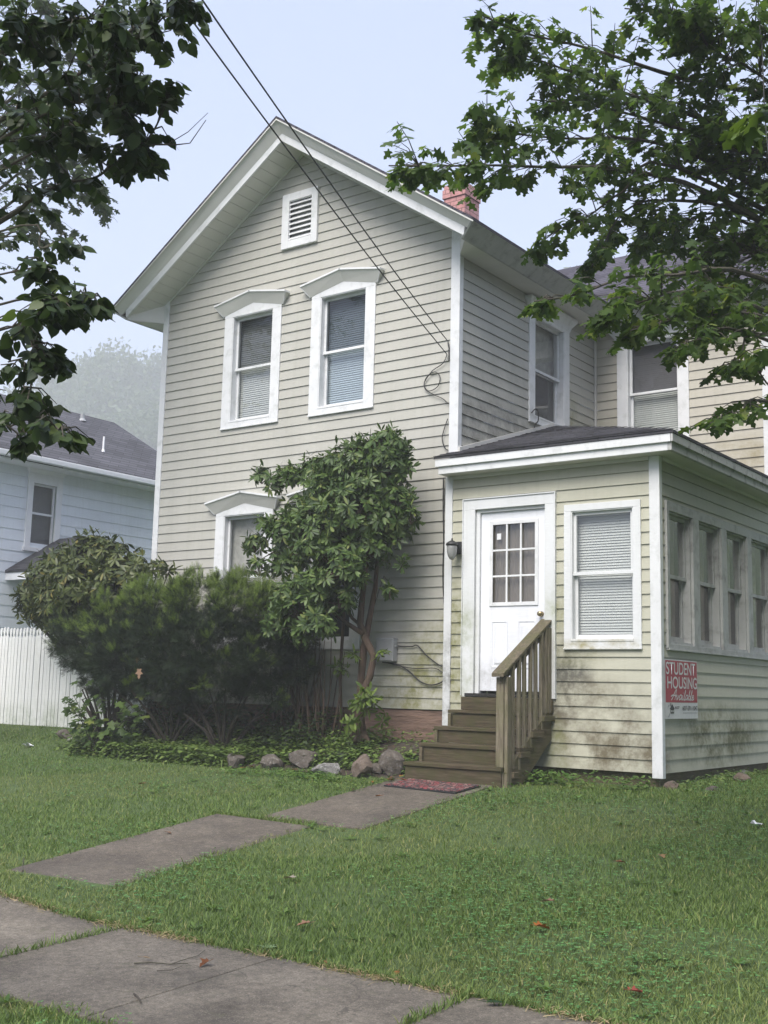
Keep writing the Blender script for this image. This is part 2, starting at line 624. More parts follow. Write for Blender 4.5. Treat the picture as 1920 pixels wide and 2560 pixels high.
def concrete_mat(name, c0, c1, moss=True):
    m, nt, N, L, B = new_mat(name)
    geo = N.new('ShaderNodeNewGeometry')
    pos = geo.outputs['Position']
    base, f = noise(N, L, pos, 1.7, 8, .65, .3, .72, tuple(c0) + (1,), tuple(c1) + (1,))
    g, gf = noise(N, L, pos, 95, 3, .7, .3, .7, (.62, .62, .62, 1), (1.32, 1.31, 1.29, 1))
    base = mix(N, L, 1, base, g, 'MULTIPLY')
    sp, _ = noise(N, L, pos, 130, 2, .6, .60, .66)
    base = mix(N, L, mth(N, L, 'MULTIPLY', sp, .55), base, (.30, .275, .24))
    md, _ = noise(N, L, pos, 22, 6, .75, .28, .72, (.52, .52, .50, 1), (1.5, 1.48, 1.44, 1))
    base = mix(N, L, 1, base, md, 'MULTIPLY')
    sp2, _ = noise(N, L, pos, 60, 3, .7, .60, .68)
    base = mix(N, L, mth(N, L, 'MULTIPLY', sp2, .7), base, (.03, .026, .022))
    wv = N.new('ShaderNodeTexNoise'); wv.inputs['Scale'].default_value = 2.2; wv.inputs['Detail'].default_value = 5
    L.new(pos, wv.inputs['Vector'])
    va = N.new('ShaderNodeVectorMath'); va.operation = 'MULTIPLY_ADD'
    L.new(wv.outputs['Color'], va.inputs[0]); va.inputs[1].default_value = (.7, .7, .0); L.new(pos, va.inputs[2])
    vo = N.new('ShaderNodeTexVoronoi'); vo.feature = 'DISTANCE_TO_EDGE'; vo.inputs['Scale'].default_value = .42
    L.new(va.outputs[0], vo.inputs['Vector'])
    ck = mth(N, L, 'LESS_THAN', vo.outputs['Distance'], .0016)
    base = mix(N, L, mth(N, L, 'MULTIPLY', ck, .45), base, (.02, .018, .014))
    d, _ = noise(N, L, pos, .9, 6, .7, .5, .68)
    base = mix(N, L, mth(N, L, 'MULTIPLY', d, .45), base, (.05, .045, .04))
    if moss:
        d2, _ = noise(N, L, pos, 5, 6, .7, .6, .72)
        base = mix(N, L, mth(N, L, 'MULTIPLY', d2, .4), base, (.09, .095, .045))
    L.new(base, B.inputs['Base Color'])
    B.inputs['Roughness'].default_value = .9
    bump(N, L, B, gf, .35, .004)
    return m


M['concrete'] = concrete_mat('concrete', (.072, .062, .050), (.185, .165, .136))
M['path'] = concrete_mat('path_concrete', (.050, .041, .033), (.138, .119, .096))
M['mat_rubber'] = None


# ------------------------------------------------------------------ terrain
def sstep(x, a, b):
    t = np.clip((x - a) / (b - a), 0, 1)
    return t * t * (3 - 2 * t)


def ground_z(x, y):
    x = np.asarray(x, float); y = np.asarray(y, float)
    # verge and sidewalk, then the lawn rising to the house
    z = np.where(y < -6.3, -.615 + .035 * (y + 6.3), -.615 + (.595 / 5.15) * (y + 6.3))
    z = np.maximum(z, -.75)
    k = sstep(-x, -.5, 4.0)
    s = .03 + (.1165 - .03) * k
    yy = np.clip(y, -1.15, 1.15)
    z = np.where(y > -1.15, -.02 + s * (yy + 1.15), z)
    # raised planting bed in front of the house
    bed = sstep(x, -5.6, -4.9) * (1 - sstep(x, -.12, .06)) * sstep(y, -1.05, -.25)
    z = z + bed * (.36 - np.clip(s * 1.1, 0, .13)) * (y < 2)
    z = z + .07 * sstep(-x, -1.4, 0.2) * sstep(-y, 5.4, 6.2)
    z = z + .10 * sstep(-x, 5.3, 6.2) * sstep(y, -1.6, .3)
    # wooded slope far behind
    far = np.hypot(x - 5, np.maximum(y, 0))
    z = z + np.where(y > 30, .27 * np.maximum(far - 60, 0), 0)
    return z


def gz(x, y):
    return float(ground_z(x, y))


def lawn_mat():
    m, nt, N, L, B = new_mat('lawn_soil')
    geo = N.new('ShaderNodeNewGeometry')
    pos = geo.outputs['Position']
    base, f = noise(N, L, pos, 14, 6, .7, .3, .7, (.035, .062, .016, 1), (.075, .12, .032, 1))
    d, _ = noise(N, L, pos, 2.3, 5, .6, .55, .75)
    base = mix(N, L, mth(N, L, 'MULTIPLY', d, .5), base, (.07, .085, .032))
    L.new(base, B.inputs['Base Color'])
    B.inputs['Roughness'].default_value = .95
    bump(N, L, B, f, .6, .03)
    return m


M['lawn'] = lawn_mat()
M['soil'] = plain('bed_soil', (.038, .03, .022), .95, .35, 20, bmp=.8, dirt=(.09, .05, .025), dirt_scale=18, dlo=.55, dhi=.66)


def grid_mesh(name, xs, ys, zf, m, kind='structure', dz=0):
    X, Y = np.meshgrid(xs, ys)
    Z = zf(X, Y) + dz
    V = np.stack([X, Y, Z], -1).reshape(-1, 3)
    nx = len(xs)
    F = []
    for j in range(len(ys) - 1):
        for i in range(nx - 1):
            a = j * nx + i
            F.append((a, a + 1, a + nx + 1, a + nx))
    me = bpy.data.meshes.new(name)
    me.from_pydata(V.tolist(), [], F)
    me.polygons.foreach_set('use_smooth', [True] * len(F))
    me.materials.append(m)
    o = bpy.data.objects.new(name, me)
    sc.collection.objects.link(o)
    return tag(o, kind=kind)


xs = np.concatenate([[-375, -280, -200, -150, -100, -70, -50, -36, -26, -20, -16, -13], np.arange(-11, 5.01, .2), [6, 7, 8, 10, 13, 17, 22, 30, 45, 70, 110, 155]])
ys = np.concatenate([[-58, -50, -42, -35, -20, -14, -11, -9.5, -8.5], np.arange(-8, 1.61, .15), [2, 3, 4, 6, 9, 13, 18, 24, 32, 45, 60, 80, 110, 160, 230, 290, 335]])
grid_mesh('lawn', xs, ys, ground_z, M['lawn'])
# bare bed soil under the shrubs, a sheet just above the lawn
grid_mesh('bed_soil', np.arange(-5.3, .06, .12), np.arange(-1.12, -.03, .09), ground_z, M['soil'], dz=.006)


# ------------------------------------------------------------------ sidewalk and path
def slab(mb, x0, x1, y0, y1, zf, th=.10, tilt=0.0, nx=4, ny=4):
    g = [[mb.add((x0 + (x1 - x0) * i / nx, y0 + (y1 - y0) * j / ny,
                  zf(x0 + (x1 - x0) * i / nx, y0 + (y1 - y0) * j / ny) + tilt * (i / nx - .5))) for i in range(nx + 1)] for j in range(ny + 1)]
    for j in range(ny):
        for i in range(nx):
            mb.f.append([g[j][i], g[j][i + 1], g[j + 1][i + 1], g[j + 1][i]]); mb.m.append(0)
    edge = [g[0][i] for i in range(nx + 1)] + [g[j][nx] for j in range(1, ny + 1)] + [g[ny][i] for i in range(nx - 1, -1, -1)] + [g[j][0] for j in range(ny - 1, 0, -1)]
    low = [mb.add((mb.v[e][0], mb.v[e][1], mb.v[e][2] - th)) for e in edge]
    n = len(edge)
    for k in range(n):
        j = (k + 1) % n
        mb.f.append([edge[k], low[k], low[j], edge[j]]); mb.m.append(0)


SW_Y0, SW_Y1 = -7.68, -6.30


def sw_z(x, y):
    return -.60 + .036 * (y + 6.3) + .07 * float(sstep(-x, -1.4, 0.2))


mb = MB()
joints = [-7.6, -6.28, -4.95, -3.65, -2.35, -1.05, .24, 1.57, 2.85, 4.15, 5.45, 6.75, 8.1, 9.4, 10.7, 12]
for i, (a, b) in enumerate(zip(joints, joints[1:])):
    slab(mb, a + .008, b - .008, SW_Y0, SW_Y1, sw_z, tilt=random.uniform(-.008, .008))
tag(mb.build('sidewalk', M['concrete'], bevel=.008), kind='structure')


def path_z(x, y):
    return -.006 + (.595 / 5.15) * (y + 1.15)


mb = MB()
slab(mb, .0, 1.2, -3.30, -1.06, path_z, ny=6)
slab(mb, -.46, .70, -5.80, -3.37, path_z, ny=6, tilt=-.02)
tag(mb.build('path', M['path'], bevel=.01), kind='structure')

# ------------------------------------------------------------------ HOUSE
house = thing('house', 'two-storey beige sided house with white trim, brick chimney and enclosed front porch', 'house', (-1.3, 2.0, 0.0))
EXP = .131
Z_REF = .715                     # a course line


def TF(x0=0.0, y=0.0):           # wall facing -Y: s = X, n = -Y
    return lambda s, n, z: (x0 + s, y - n, z)


def TR(x, y0=0.0):               # wall facing +X: s = Y, n = +X
    return lambda s, n, z: (x + n, y0 + s, z)


def siding(mb, zlo, zhi, smin, smax, holes=(), zref=Z_REF, exp=EXP, lap=.014):
    """lapped courses; smin/smax functions of z; holes = (s0,s1,z0,z1)"""
    k = math.floor((zlo - zref) / exp)
    while zref + k * exp < zhi - 1e-6:
        c0, c1 = zref + k * exp, zref + (k + 1) * exp
        k += 1
        a, b = max(c0, zlo), min(c1, zhi)
        if b - a < 1e-4:
            continue
        cuts = sorted({a, b} | {z for h in holes for z in (h[2], h[3]) if a < z < b})
        for z0, z1 in zip(cuts, cuts[1:]):
            n0 = lap * (1 - (z0 - c0) / exp) + .001
            n1 = lap * (1 - (z1 - c0) / exp) + .001
            zm = (z0 + z1) / 2
            L0, L1, R0, R1 = smin(z0), smin(z1), smax(z0), smax(z1)
            seg = [((L0, L1), (R0, R1))]
            for h in holes:
                if h[2] < zm < h[3]:
                    new = []
                    for (l, r) in seg:
                        lm, rm = (l[0] + l[1]) / 2, (r[0] + r[1]) / 2
                        if h[1] <= lm or h[0] >= rm:
                            new.append((l, r)); continue
                        if h[0] > lm: new.append((l, (h[0], h[0])))
                        if h[1] < rm: new.append(((h[1], h[1]), r))
                    seg = new
            for (l, r) in seg:
                if (r[0] + r[1]) - (l[0] + l[1]) < 1e-3:
                    continue
                mb.face([(l[0], n0, z0), (r[0], n0, z0), (r[1], n1, z1), (l[1], n1, z1)])
                if abs(z0 - c0) < 1e-6:      # the shadow lip under each course
                    mb.face([(l[0], 0, z0 + .002), (r[0], 0, z0 + .002), (r[0], n0, z0), (l[0], n0, z0)])


XL, XC = -5.14, -2.57
SLOPE = .665


def gz_in(x):                    # soffit line on the front wall
    return 8.22 - SLOPE * abs(x - XC)


A0, A1, B0, B1 = -3.909, -2.855, -2.320, -1.258
AZ0, AZ1 = 4.48, 6.127
C0, C1, D0, D1 = -3.92, -2.87, -2.43, -1.38
CZ0, CZ1 = 1.437, 3.295

# front wall ------------------------------------------------------------
mb = MB(TF())
hol = [(A0 + .08, A1 - .08, AZ0 + .05, AZ1 - .02), (B0 + .08, B1 - .08, AZ0 + .05, AZ1 - .02),
       (C0 + .08, C1 - .08, CZ0 + .05, CZ1 - .02), (D0 + .08, D1 - .08, CZ0 + .05, CZ1 - .02),
       (-2.80, -2.33, 6.95, 7.6)]


def fmin(z):
    return max(XL, XC - (8.24 - z) / SLOPE)


def fmax(z):
    return min(-.0, XC + (8.24 - z) / SLOPE)


siding(mb, .71, 8.22, fmin, fmax, hol)
mb.build('front_wall', M['siding_front'], house)
# left wall (seen from the side) and the far walls, plain lapped
mb = MB(lambda s, n, z: (XL - n, s, z))
siding(mb, .71, 6.5, lambda z: 0, lambda z: 9.3)
mb.build('side_wall', M['siding_front'], house)
# right-hand wall of the front block
G0, G1, GZ0, GZ1 = 1.72, 2.87, 4.50, 6.02
mb = MB(TR(0))
siding(mb, 3.3, 6.5, lambda z: 0, lambda z: 3.72, [(G0 + .08, G1 - .08, GZ0 + .05, GZ1 - .02)])
mb.build('side_wall', M['siding_side'], house)
# wing front wall
E0, E1, EZ0, EZ1 = .367, 1.447, 4.44, 6.02
WX = 2.56
mb = MB(TF(0, 3.72))
siding(mb, 3.3, 6.5, lambda z: 0, lambda z: WX, [(E0 + .08, E1 - .08, EZ0 + .05, EZ1 - .02)])
mb.build('wing_wall', M['siding_wing'], house)
mb = MB(TR(WX))
siding(mb, .15, 6.35, lambda z: 3.72, lambda z: 9.3)
mb.build('side_wall', M['siding_wing'], house)
mb = MB(lambda s, n, z: (s, 9.3 + n, z))
siding(mb, .1, 6.5, lambda z: XL, lambda z: WX)
mb.build('rear_wall', M['siding_wing'], house)

# corner boards -----------------------------------------------------------
for nm, x0, x1, y0, y1, z0, z1, mt in (
        ('corner_trim', XL - .03, XL + .075, -.026, .07, .69, 6.56, 'trim'),
        ('corner_trim', -.105, .024, -.026, .06, 3.40, 6.56, 'trim'),
        ('corner_trim', WX - .09, WX + .026, 3.695, 3.80, 3.6, 6.35, 'trim')):
    mb = MB(); mb.box(x0, x1, y0, y1, z0, z1)
    mb.build(nm, M[mt], house, bevel=.004)
mb = MB(); mb.box(.0155, .04, 3.68, 3.705, 4.2, 6.3)
mb.build('inside_corner_strip', M['soffit'], house)

# foundation -------------------------------------------------------------
mb = MB()
mb.box(XL + .02, .0, .0, .3, -.3, .70)
mb.build('foundation', M['foundation'], house)
mb = MB()
mb.box(XL + .02, XL + .3, .31, 9.2, -.3, .70)
mb.build('foundation', M['foundation'], house)
mb = MB()
mb.box(.02, 2.54, -.05, .05, -.3, .16)
mb.build('porch_skirt', M['stringer'], house)
mb = MB(); mb.box(2.42, 2.54, .055, 9.2, -.3, .16)
mb.build('porch_skirt', M['stringer'], house)

# main roof ---------------------------------------------------------------
RU = .27                          # vertical offset soffit line -> top edge
XE_LO, XE_UP = 2.92, 3.125        # half spans of lower / upper edges
YF = -.60                         # front edge of the shingles
ridge_z = 8.49


def roof_top(x):
    return ridge_z - .684 * abs(x - XC)


mb = MB()
for sgn in (-1, 1):
    xe = XC + sgn * XE_UP
    e = .02
    pts = [(XC, YF, ridge_z), (xe, YF, roof_top(xe)), (xe, 9.3, roof_top(xe)), (XC, 9.3, ridge_z)]
    up = [(p[0], p[1], p[2] + .035) for p in pts]
    if sgn < 0:
        pts, up = pts[::-1], up[::-1]
    mb.loft(pts, up)
mb.build('roof', M['roof'], house)
# slanted crown board and lower fascia of the rakes
mb = MB(); mf = MB(); mso = MB()
for sgn in (-1, 1):
    # slanted upper board: from (Y=-.585, top) back to (Y=-.47, top-.17)
    def pt(half, y, dz):
        x = XC + sgn * half
        return (x, y, ridge_z - .684 * half + dz)
    a = [pt(0, -.585, -.002), pt(XE_UP - .015, -.585, -.002), pt(XE_UP - .10, -.475, -.125), pt(0, -.475, -.165)]
    b = [(p[0], p[1] + .025, p[2]) for p in a]
    if sgn < 0:
        a, b = b, a
    mb.loft(a, b)
    # thin drip edge
    d = [pt(0, -.597, .0), pt(XE_UP, -.597, .0), pt(XE_UP, -.597, -.022), pt(0, -.597, -.022)]
    d2 = [(p[0], p[1] + .010, p[2]) for p in d]
    mb.loft(d, d2)
    # lower vertical fascia
    f = [pt(0, -.472, -.150), pt(XE_LO + .02, -.472, -.110), pt(XE_LO, -.472, -.245), pt(0, -.472, -.270)]
    f2 = [(p[0], p[1] + .03, p[2]) for p in f]
    mf.loft(f, f2)
mb.build('rake_crown', M['soffit'], house)
mf.build('rake_fascia', M['trim'], house, bevel=.003)
# vented soffit panels under the rakes
for sgn in (-1, 1):
    nseg = 22
    for k in range(nseg):
        h0, h1 = 3.0 * k / nseg, 3.0 * (k + 1) / nseg - .008
        if h1 > XE_LO - .02: h1 = XE_LO - .02
        q = []
        for h in (h0, h1):
            x = XC + sgn * h
            z = 8.222 - SLOPE * h
            q.append((x, z))
        a = [(q[0][0], -.44, q[0][1]), (q[1][0], -.44, q[1][1]), (q[1][0], .0, q[1][1]), (q[0][0], .0, q[0][1])]
        b = [(p[0], p[1], p[2] + .012) for p in a]
        mso.loft(a, b)
    # backing above the panel joints
    q = [(XC + sgn * h, 8.222 + .02 - SLOPE * h) for h in (0, XE_LO)]
    mso.face([(q[0][0], -.44, q[0][1]), (q[1][0], -.44, q[1][1]), (q[1][0], 0, q[1][1]), (q[0][0], 0, q[0][1])])
mso.build('rake_soffit', M['soffit'], house)
mt_ = MB()
for sgn in (-1, 1):
    a = [(XC, -.022, 8.222), (XC + sgn * 2.6, -.022, 8.222 - SLOPE * 2.6), (XC + sgn * 2.6, -.022, 8.190 - SLOPE * 2.6), (XC, -.022, 8.190)]
    b = [(p[0], -.002, p[2]) for p in a]
    if sgn < 0: a, b = b, a
    mt_.loft(a, b)
mt_.build('rake_trim', M['soffit'], house)
# eaves: slanted fascia and level soffit, both sides
zlo = 6.215
for sgn, y1 in ((-1, 9.3), (1, 3.46)):
    mb = MB(); mso = MB()
    xu, xl = XC + sgn * (XE_UP - .005), XC + sgn * XE_LO
    zu = roof_top(xu) - .004
    y_end_u = 3.30 if sgn > 0 else y1
    a = [(xu, -.585, zu), (xl, -.475, zlo), (xl - sgn * .03, -.475, zlo), (xu - sgn * .03, -.585, zu)]
    b = [(xu, y_end_u, zu), (xl, y1, zlo), (xl - sgn * .03, y1, zlo), (xu - sgn * .03, y_end_u, zu)]
    if sgn < 0: a, b = a[::-1], b[::-1]
    mb.loft(a, b)
    xw = XL if sgn < 0 else 0.0
    ye = y1 + (.26 if sgn > 0 else 0)
    q = [(xl, -.44), (xl, ye), (xw, ye), (xw, 0.0)]
    if sgn > 0: q = q[::-1]
    mso.loft([(x, y, zlo + .004) for x, y in q], [(x, y, zlo + .016) for x, y in q])
    mso.face([(xl, -.44, zlo + .004), (xw, 0.0, zlo + .004), (xw, 0.0, 6.53), (xl, -.44, 6.30)])
    mb.build('eave_fascia', M['trim_old'], house)
    mso.build('eave_soffit', M['soffit'], house)
# wing roof with its eave
mb = MB()
wz, wy = 6.36, 3.28
rdY = 6.24; rdZ = 8.33
a = [(XC, wy + .9, wz + .67 * .9), (.55, wy, wz), (3.1, wy, wz), (3.1, rdY, rdZ), (XC, rdY, rdZ)]
mb.loft(a, [(p[0], p[1], p[2] + .035) for p in a])
a = [(XC, rdY, rdZ), (3.1, rdY, rdZ), (3.1, 9.6, wz), (XC, 9.6, wz)]
mb.loft(a, [(p[0], p[1], p[2] + .035) for p in a])
mb.build('wing_roof', M['roof'], house)
mb = MB()
a = [(.545, 3.285, 6.355), (.36, 3.455, zlo), (.36, 3.485, zlo), (.545, 3.315, 6.355)]
b = [(3.1, 3.285, 6.355), (3.0, 3.455, zlo), (3.0, 3.485, zlo), (3.1, 3.315, 6.355)]
mb.loft(a, b)
mb.box(.36, 3.0, 3.486, 3.72, zlo + .005, zlo + .016)
mb.build('wing_fascia', M['trim_old'], house)
mb = MB()   # gable end closing the wing roof
mb.face([(WX, 3.72, 6.3), (WX, 9.3, 6.3), (WX, 6.3, 8.2)])
mb.build('wing_gable', M['siding_wing'], house)

# chimney -------------------------------------------------------------------
cx, cy = -2.12, 3.35
cw, cd = .195, .215
mb = MB()
mb.box(cx - cw, cx + cw, cy - cd, cy + cd, 7.4, 8.64)
mb.box(cx - cw - .018, cx + cw + .018, cy - cd - .018, cy + cd + .018, 8.64, 8.784)
mb.box(cx - cw, cx + cw, cy - cd, cy + cd, 8.784, 8.86)
ch = mb.build('chimney', M['brick'], house)

# gable vent --------------------------------------------------------------
mb = MB(TF())
V0, V1, VZ0, VZ1 = -2.89, -2.26, 6.88, 7.67
i0, i1, j0, j1 = -2.765, -2.365, 6.99, 7.56
mb.box(V0, i0, .0, .05, VZ0, VZ1); mb.box(i1, V1, .0, .05, VZ0, VZ1)
mb.box(i0, i1, .0, .05, VZ0, j0); mb.box(i0, i1, .0, .05, j1, VZ1)
vent = mb.build('gable_vent', M['trim'], house, bevel=.006)
mb = MB(TF())
n = 8
for k in range(n):
    z = j0 + (j1 - j0) * (k + .15) / n
    mb.loft([(i0, .035, z), (i1, .035, z), (i1, -.03, z + .066), (i0, -.03, z + .066)],
            [(i0, .035, z + .012), (i1, .035, z + .012), (i1, -.03, z + .078), (i0, -.03, z + .078)])
mb.build('louvre', M['trim'], vent)
mb = MB(TF()); mb.face([(i0 - .03, -.05, j0 - .03), (i1 + .03, -.05, j0 - .03), (i1 + .03, -.05, j1 + .03), (i0 - .03, -.05, j1 + .03)])
mb.build('vent_screen', M['grey_box'], vent)


# windows ---------------------------------------------------------------------
def blind_slats(mb, s0, s1, z0, z1, n, pitch=.03, tilt=.6):
    z = z0
    while z < z1:
        dz = pitch * .98
        j = random.uniform(-.0015, .0015)
        mb.face([(s0, n + .006, z + j), (s1, n + .006, z + j), (s1, n - .006, z + dz + j), (s0, n - .006, z + dz + j)])
        z += pitch


def window(T, s0, s1, z0, z1, hood=None, upper='dark', lower='blind', cas=.155, sill=.075, head=.05, rail=None, depth=.11, trim='trim', name='window', upper_glass='screen'):
    """double hung window. casing mesh is the part; hood, sashes, panes and blinds are sub-parts"""
    Tm = T
    mb = MB(Tm)
    cz1 = z1
    o0, o1, p0, p1 = s0 + cas, s1 - cas, z0 + sill, z1 - head
    P = .028
    # side casings, head with shallow gable, sill
    mb.box(s0, o0, 0.002, P, z0, p1)
    mb.box(o1, s1, 0.002, P, z0, p1)
    if hood == 'gable':
        sm = (s0 + s1) / 2
        top = [(s0, P, p1), (s1, P, p1), (s1, P, z1), (sm, P, z1 + .10), (s0, P, z1)]
        mb.loft(top, [(a, .002, c) for a, b, c in top])
    else:
        mb.box(s0, s1, .002, P, p1, z1)
    mb.box(o0, o1, .002, P + .002, z0, p0)
    mb.box(s0 - .004, s1 + .004, .0, P + .012, z0 - .018, z0)
    # jamb reveals
    mb.box(o0 - .004, o0 + .012, -depth - .03, .02, p0, p1)
    mb.box(o1 - .012, o1 + .004, -depth - .03, .02, p0, p1)
    mb.box(o0, o1, -depth - .03, .02, p1 - .012, p1 + .004)
    mb.box(o0, o1, -depth - .03, .035, p0 - .004, p0 + .022)
    w = mb.build(name, M[trim], house, bevel=.003)
    if hood == 'gable':
        mb = MB(Tm)
        sm = (s0 + s1) / 2
        ov, h = .125, .135
        for lo, hi in (((s0, z1 + .0), (sm, z1 + .10)), ((sm, z1 + .10), (s1, z1 + .0))):
            # slanted crown face leaning outward
            l_out = lo[0] - ov if lo[0] == s0 else lo[0]
            r_out = hi[0] + ov if hi[0] == s1 else hi[0]
            zl = lo[1] - (.02 if lo[0] == s0 else 0); zr = hi[1] - (.02 if hi[0] == s1 else 0)
            lb = lo[0] - .02 if lo[0] == s0 else lo[0]
            rb = hi[0] + .02 if hi[0] == s1 else hi[0]
            A = [(lb, .03, zl), (l_out, .115, zl + h), (l_out, .0, zl + h), (lb, .0, zl)]
            B = [(rb, .03, zr), (r_out, .115, zr + h), (r_out, .0, zr + h), (rb, .0, zr)]
            mb.loft(A, B, 0)
            A = [(l_out - .008, .126, zl + h), (l_out - .008, .126, zl + h + .024), (l_out - .008, 0, zl + h + .03), (l_out - .008, 0, zl + h)]
            B = [(r_out + .008, .126, zr + h), (r_out + .008, .126, zr + h + .024), (r_out + .008, 0, zr + h + .03), (r_out + .008, 0, zr + h)]
            mb.loft(A, B, 1)
        # end returns
        for s_in, s_out in ((s0 - .02, s0 - ov), (s1 + .02, s1 + ov)):
            q = [(s_in, .032, z1 - .022), (s_out, .117, z1 + h - .02), (s_out, .095, z1 + h - .02), (s_in, .012, z1 - .022)]
            e = .012 if s_out > s_in else -.012
            mb.loft(q, [(a + e, b + .004, c) for a, b, c in q], 1)
        mb.build('hood', [M['soffit'], M['trim']], w)
    elif hood == 'flat':
        mb = MB(Tm)
        ov = .10
        A = [(s0 - .01, .03, z1 - .02), (s1 + .01, .03, z1 - .02), (s1 + .01, 0, z1 - .02), (s0 - .01, 0, z1 - .02)]
        Bm = [(s0 - .03, .05, z1 + .04), (s1 + .03, .05, z1 + .04), (s1 + .03, 0, z1 + .04), (s0 - .03, 0, z1 + .04)]
        Cc = [(s0 - ov, .11, z1 + .13), (s1 + ov, .11, z1 + .13), (s1 + ov, 0, z1 + .13), (s0 - ov, 0, z1 + .13)]
        Dd = [(s0 - ov, .11, z1 + .165), (s1 + ov, .11, z1 + .165), (s1 + ov, 0, z1 + .165), (s0 - ov, 0, z1 + .165)]
        mb.loft(A, Bm); mb.loft(Bm, Cc); mb.loft(Cc, Dd)
        mb.build('hood', M[trim], w)
    # sashes
    st = .035
    a0, a1 = o0 + .012, o1 - .012
    b0, b1 = p0 + .022, p1 - .012
    zm = rail if rail else (b0 + b1) / 2
    mb = MB(Tm)
    du = depth - .055
    mb.box(a0, a0 + st, -du - .03, -du, zm, b1); mb.box(a1 - st, a1, -du - .03, -du, zm, b1)
    mb.box(a0 + st, a1 - st, -du - .03, -du, b1 - st, b1)
    mb.box(a0, a1, -du - .03, -du + .012, zm - .018, zm + .018)
    mb.build('upper_sash', M[trim], w, bevel=.002)
    mb = MB(Tm)
    dl = depth - .02
    mb.box(a0, a0 + st, -dl - .03, -dl, b0, zm - .018); mb.box(a1 - st, a1, -dl - .03, -dl, b0, zm - .018)
    mb.box(a0 + st, a1 - st, -dl - .03, -dl, b0, b0 + .05)
    mb.build('lower_sash', M[trim], w, bevel=.002)
    mb = MB(Tm); mb.face([(a0 + st, -du - .015, zm + .018), (a1 - st, -du - .015, zm + .018), (a1 - st, -du - .015, b1 - st), (a0 + st, -du - .015, b1 - st)])
    mb.build('upper_pane', M[upper_glass], w)
    mb = MB(Tm); mb.face([(a0 + st, -dl - .015, b0 + .05), (a1 - st, -dl - .015, b0 + .05), (a1 - st, -dl - .015, zm - .018), (a0 + st, -dl - .015, zm - .018)])
    mb.build('lower_pane', M['glass'], w)
    # behind the glass
    back = -depth - .045
    for kind, y0, y1 in ((lower, b0, zm), (upper, zm, b1)):
        mb = MB(Tm)
        if kind.startswith('blind') or kind == 'dark_blind':
            blind_slats(mb, a0, a1, y0, y1, back)
            mb.build('blind', M[{'blind': 'blind', 'blind_blue': 'blind_blue', 'dark_blind': 'dark_blind'}[kind]], w)
        else:
            mb.face([(a0 - .05, back, y0), (a1 + .05, back, y0), (a1 + .05, back, y1), (a0 - .05, back, y1)])
            mb.build('curtain' if kind != 'dark' else 'dark_room', M[kind], w)
    mb = MB(Tm); mb.face([(a0 - .1, back - .04, b0 - .1), (a1 + .1, back - .04, b0 - .1), (a1 + .1, back - .04, b1 + .1), (a0 - .1, back - .04, b1 + .1)])
    mb.build('backing', M['dark_blind'], w)
    return w


tag(window(TF(), A0, A1, AZ0, AZ1, 'gable', 'blind', 'blind'), 'upper window with a pale green blind')
tag(window(TF(), B0, B1, AZ0, AZ1, 'gable', 'blind_blue', 'blind_blue'), 'upper window with a blue grey blind')
window(TF(), C0, C1, CZ0, CZ1, 'gable', 'lace', 'lace', upper_glass='glass', rail=2.40)
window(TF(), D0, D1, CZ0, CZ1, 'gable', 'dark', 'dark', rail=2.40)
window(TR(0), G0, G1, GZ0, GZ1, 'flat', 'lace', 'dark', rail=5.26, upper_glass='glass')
window(TF(0, 3.72), E0, E1, EZ0, EZ1, 'flat', 'dark_blind', 'blind', rail=5.22, upper_glass='glass')

# ---------------------------------------------------------------- porch
PY, PX = -.108, 2.58
T0, T1, TZ0, TZ1 = .192, 1.379, .886, 3.138
w0, w1, wz0, wz1 = 1.491, 2.39, 1.424, 2.988
mb = MB(TF(0, PY))
siding(mb, .15, 3.44, lambda z: -.06, lambda z: PX, [(T0 + .04, T1 - .04, .70, TZ1 - .04), (w0 + .05, w1 - .05, wz0 + .04, wz1 - .04)], zref=.15)
mb.build('porch_front_wall', M['siding_porch'], house)
S0, S1z, S2z = .04, 1.424, 2.985
mb = MB(TR(PX))
siding(mb, .15, 3.44, lambda z: PY, lambda z: 3.8, [(S0 + .05, 3.7, S1z + .02, S2z - .02)], zref=.15)
mb.build('porch_side_wall', M['siding_porch'], house)
# porch corner boards
mb = MB()
mb.box(-.072, .028, PY - .026, PY + .09, .54, 3.44)
mb.build('corner_trim', M['trim_porch'], house, bevel=.004)
mb = MB()
mb.box(PX - .092, PX + .026, PY - .026, PY + .05, .10, 3.44)
mb.build('corner_trim', M['trim'], house, bevel=.006)
# porch roof (hipped lean-to)
mb = MB()
eZ = 3.615
# front slope and right slope meeting on the hip
c_fl = (-.09, -.37, eZ); c_fr = (2.86, -.37, eZ); c_br = (2.86, 3.72, eZ); pk = (.0, 2.42, 4.52); pkb = (0.0, 3.72, 4.52)
c_fl2 = (-.09, .0, 3.73)
a = [c_fl, c_fr, pk, (0, .0, 3.735), c_fl2]
mb.loft(a, [(p[0], p[1], p[2] + .03) for p in a])
a = [c_fr, c_br, pkb, pk]
mb.loft(a, [(p[0], p[1], p[2] + .03) for p in a])
mb.build('porch_roof', M['roof_porch'], house)
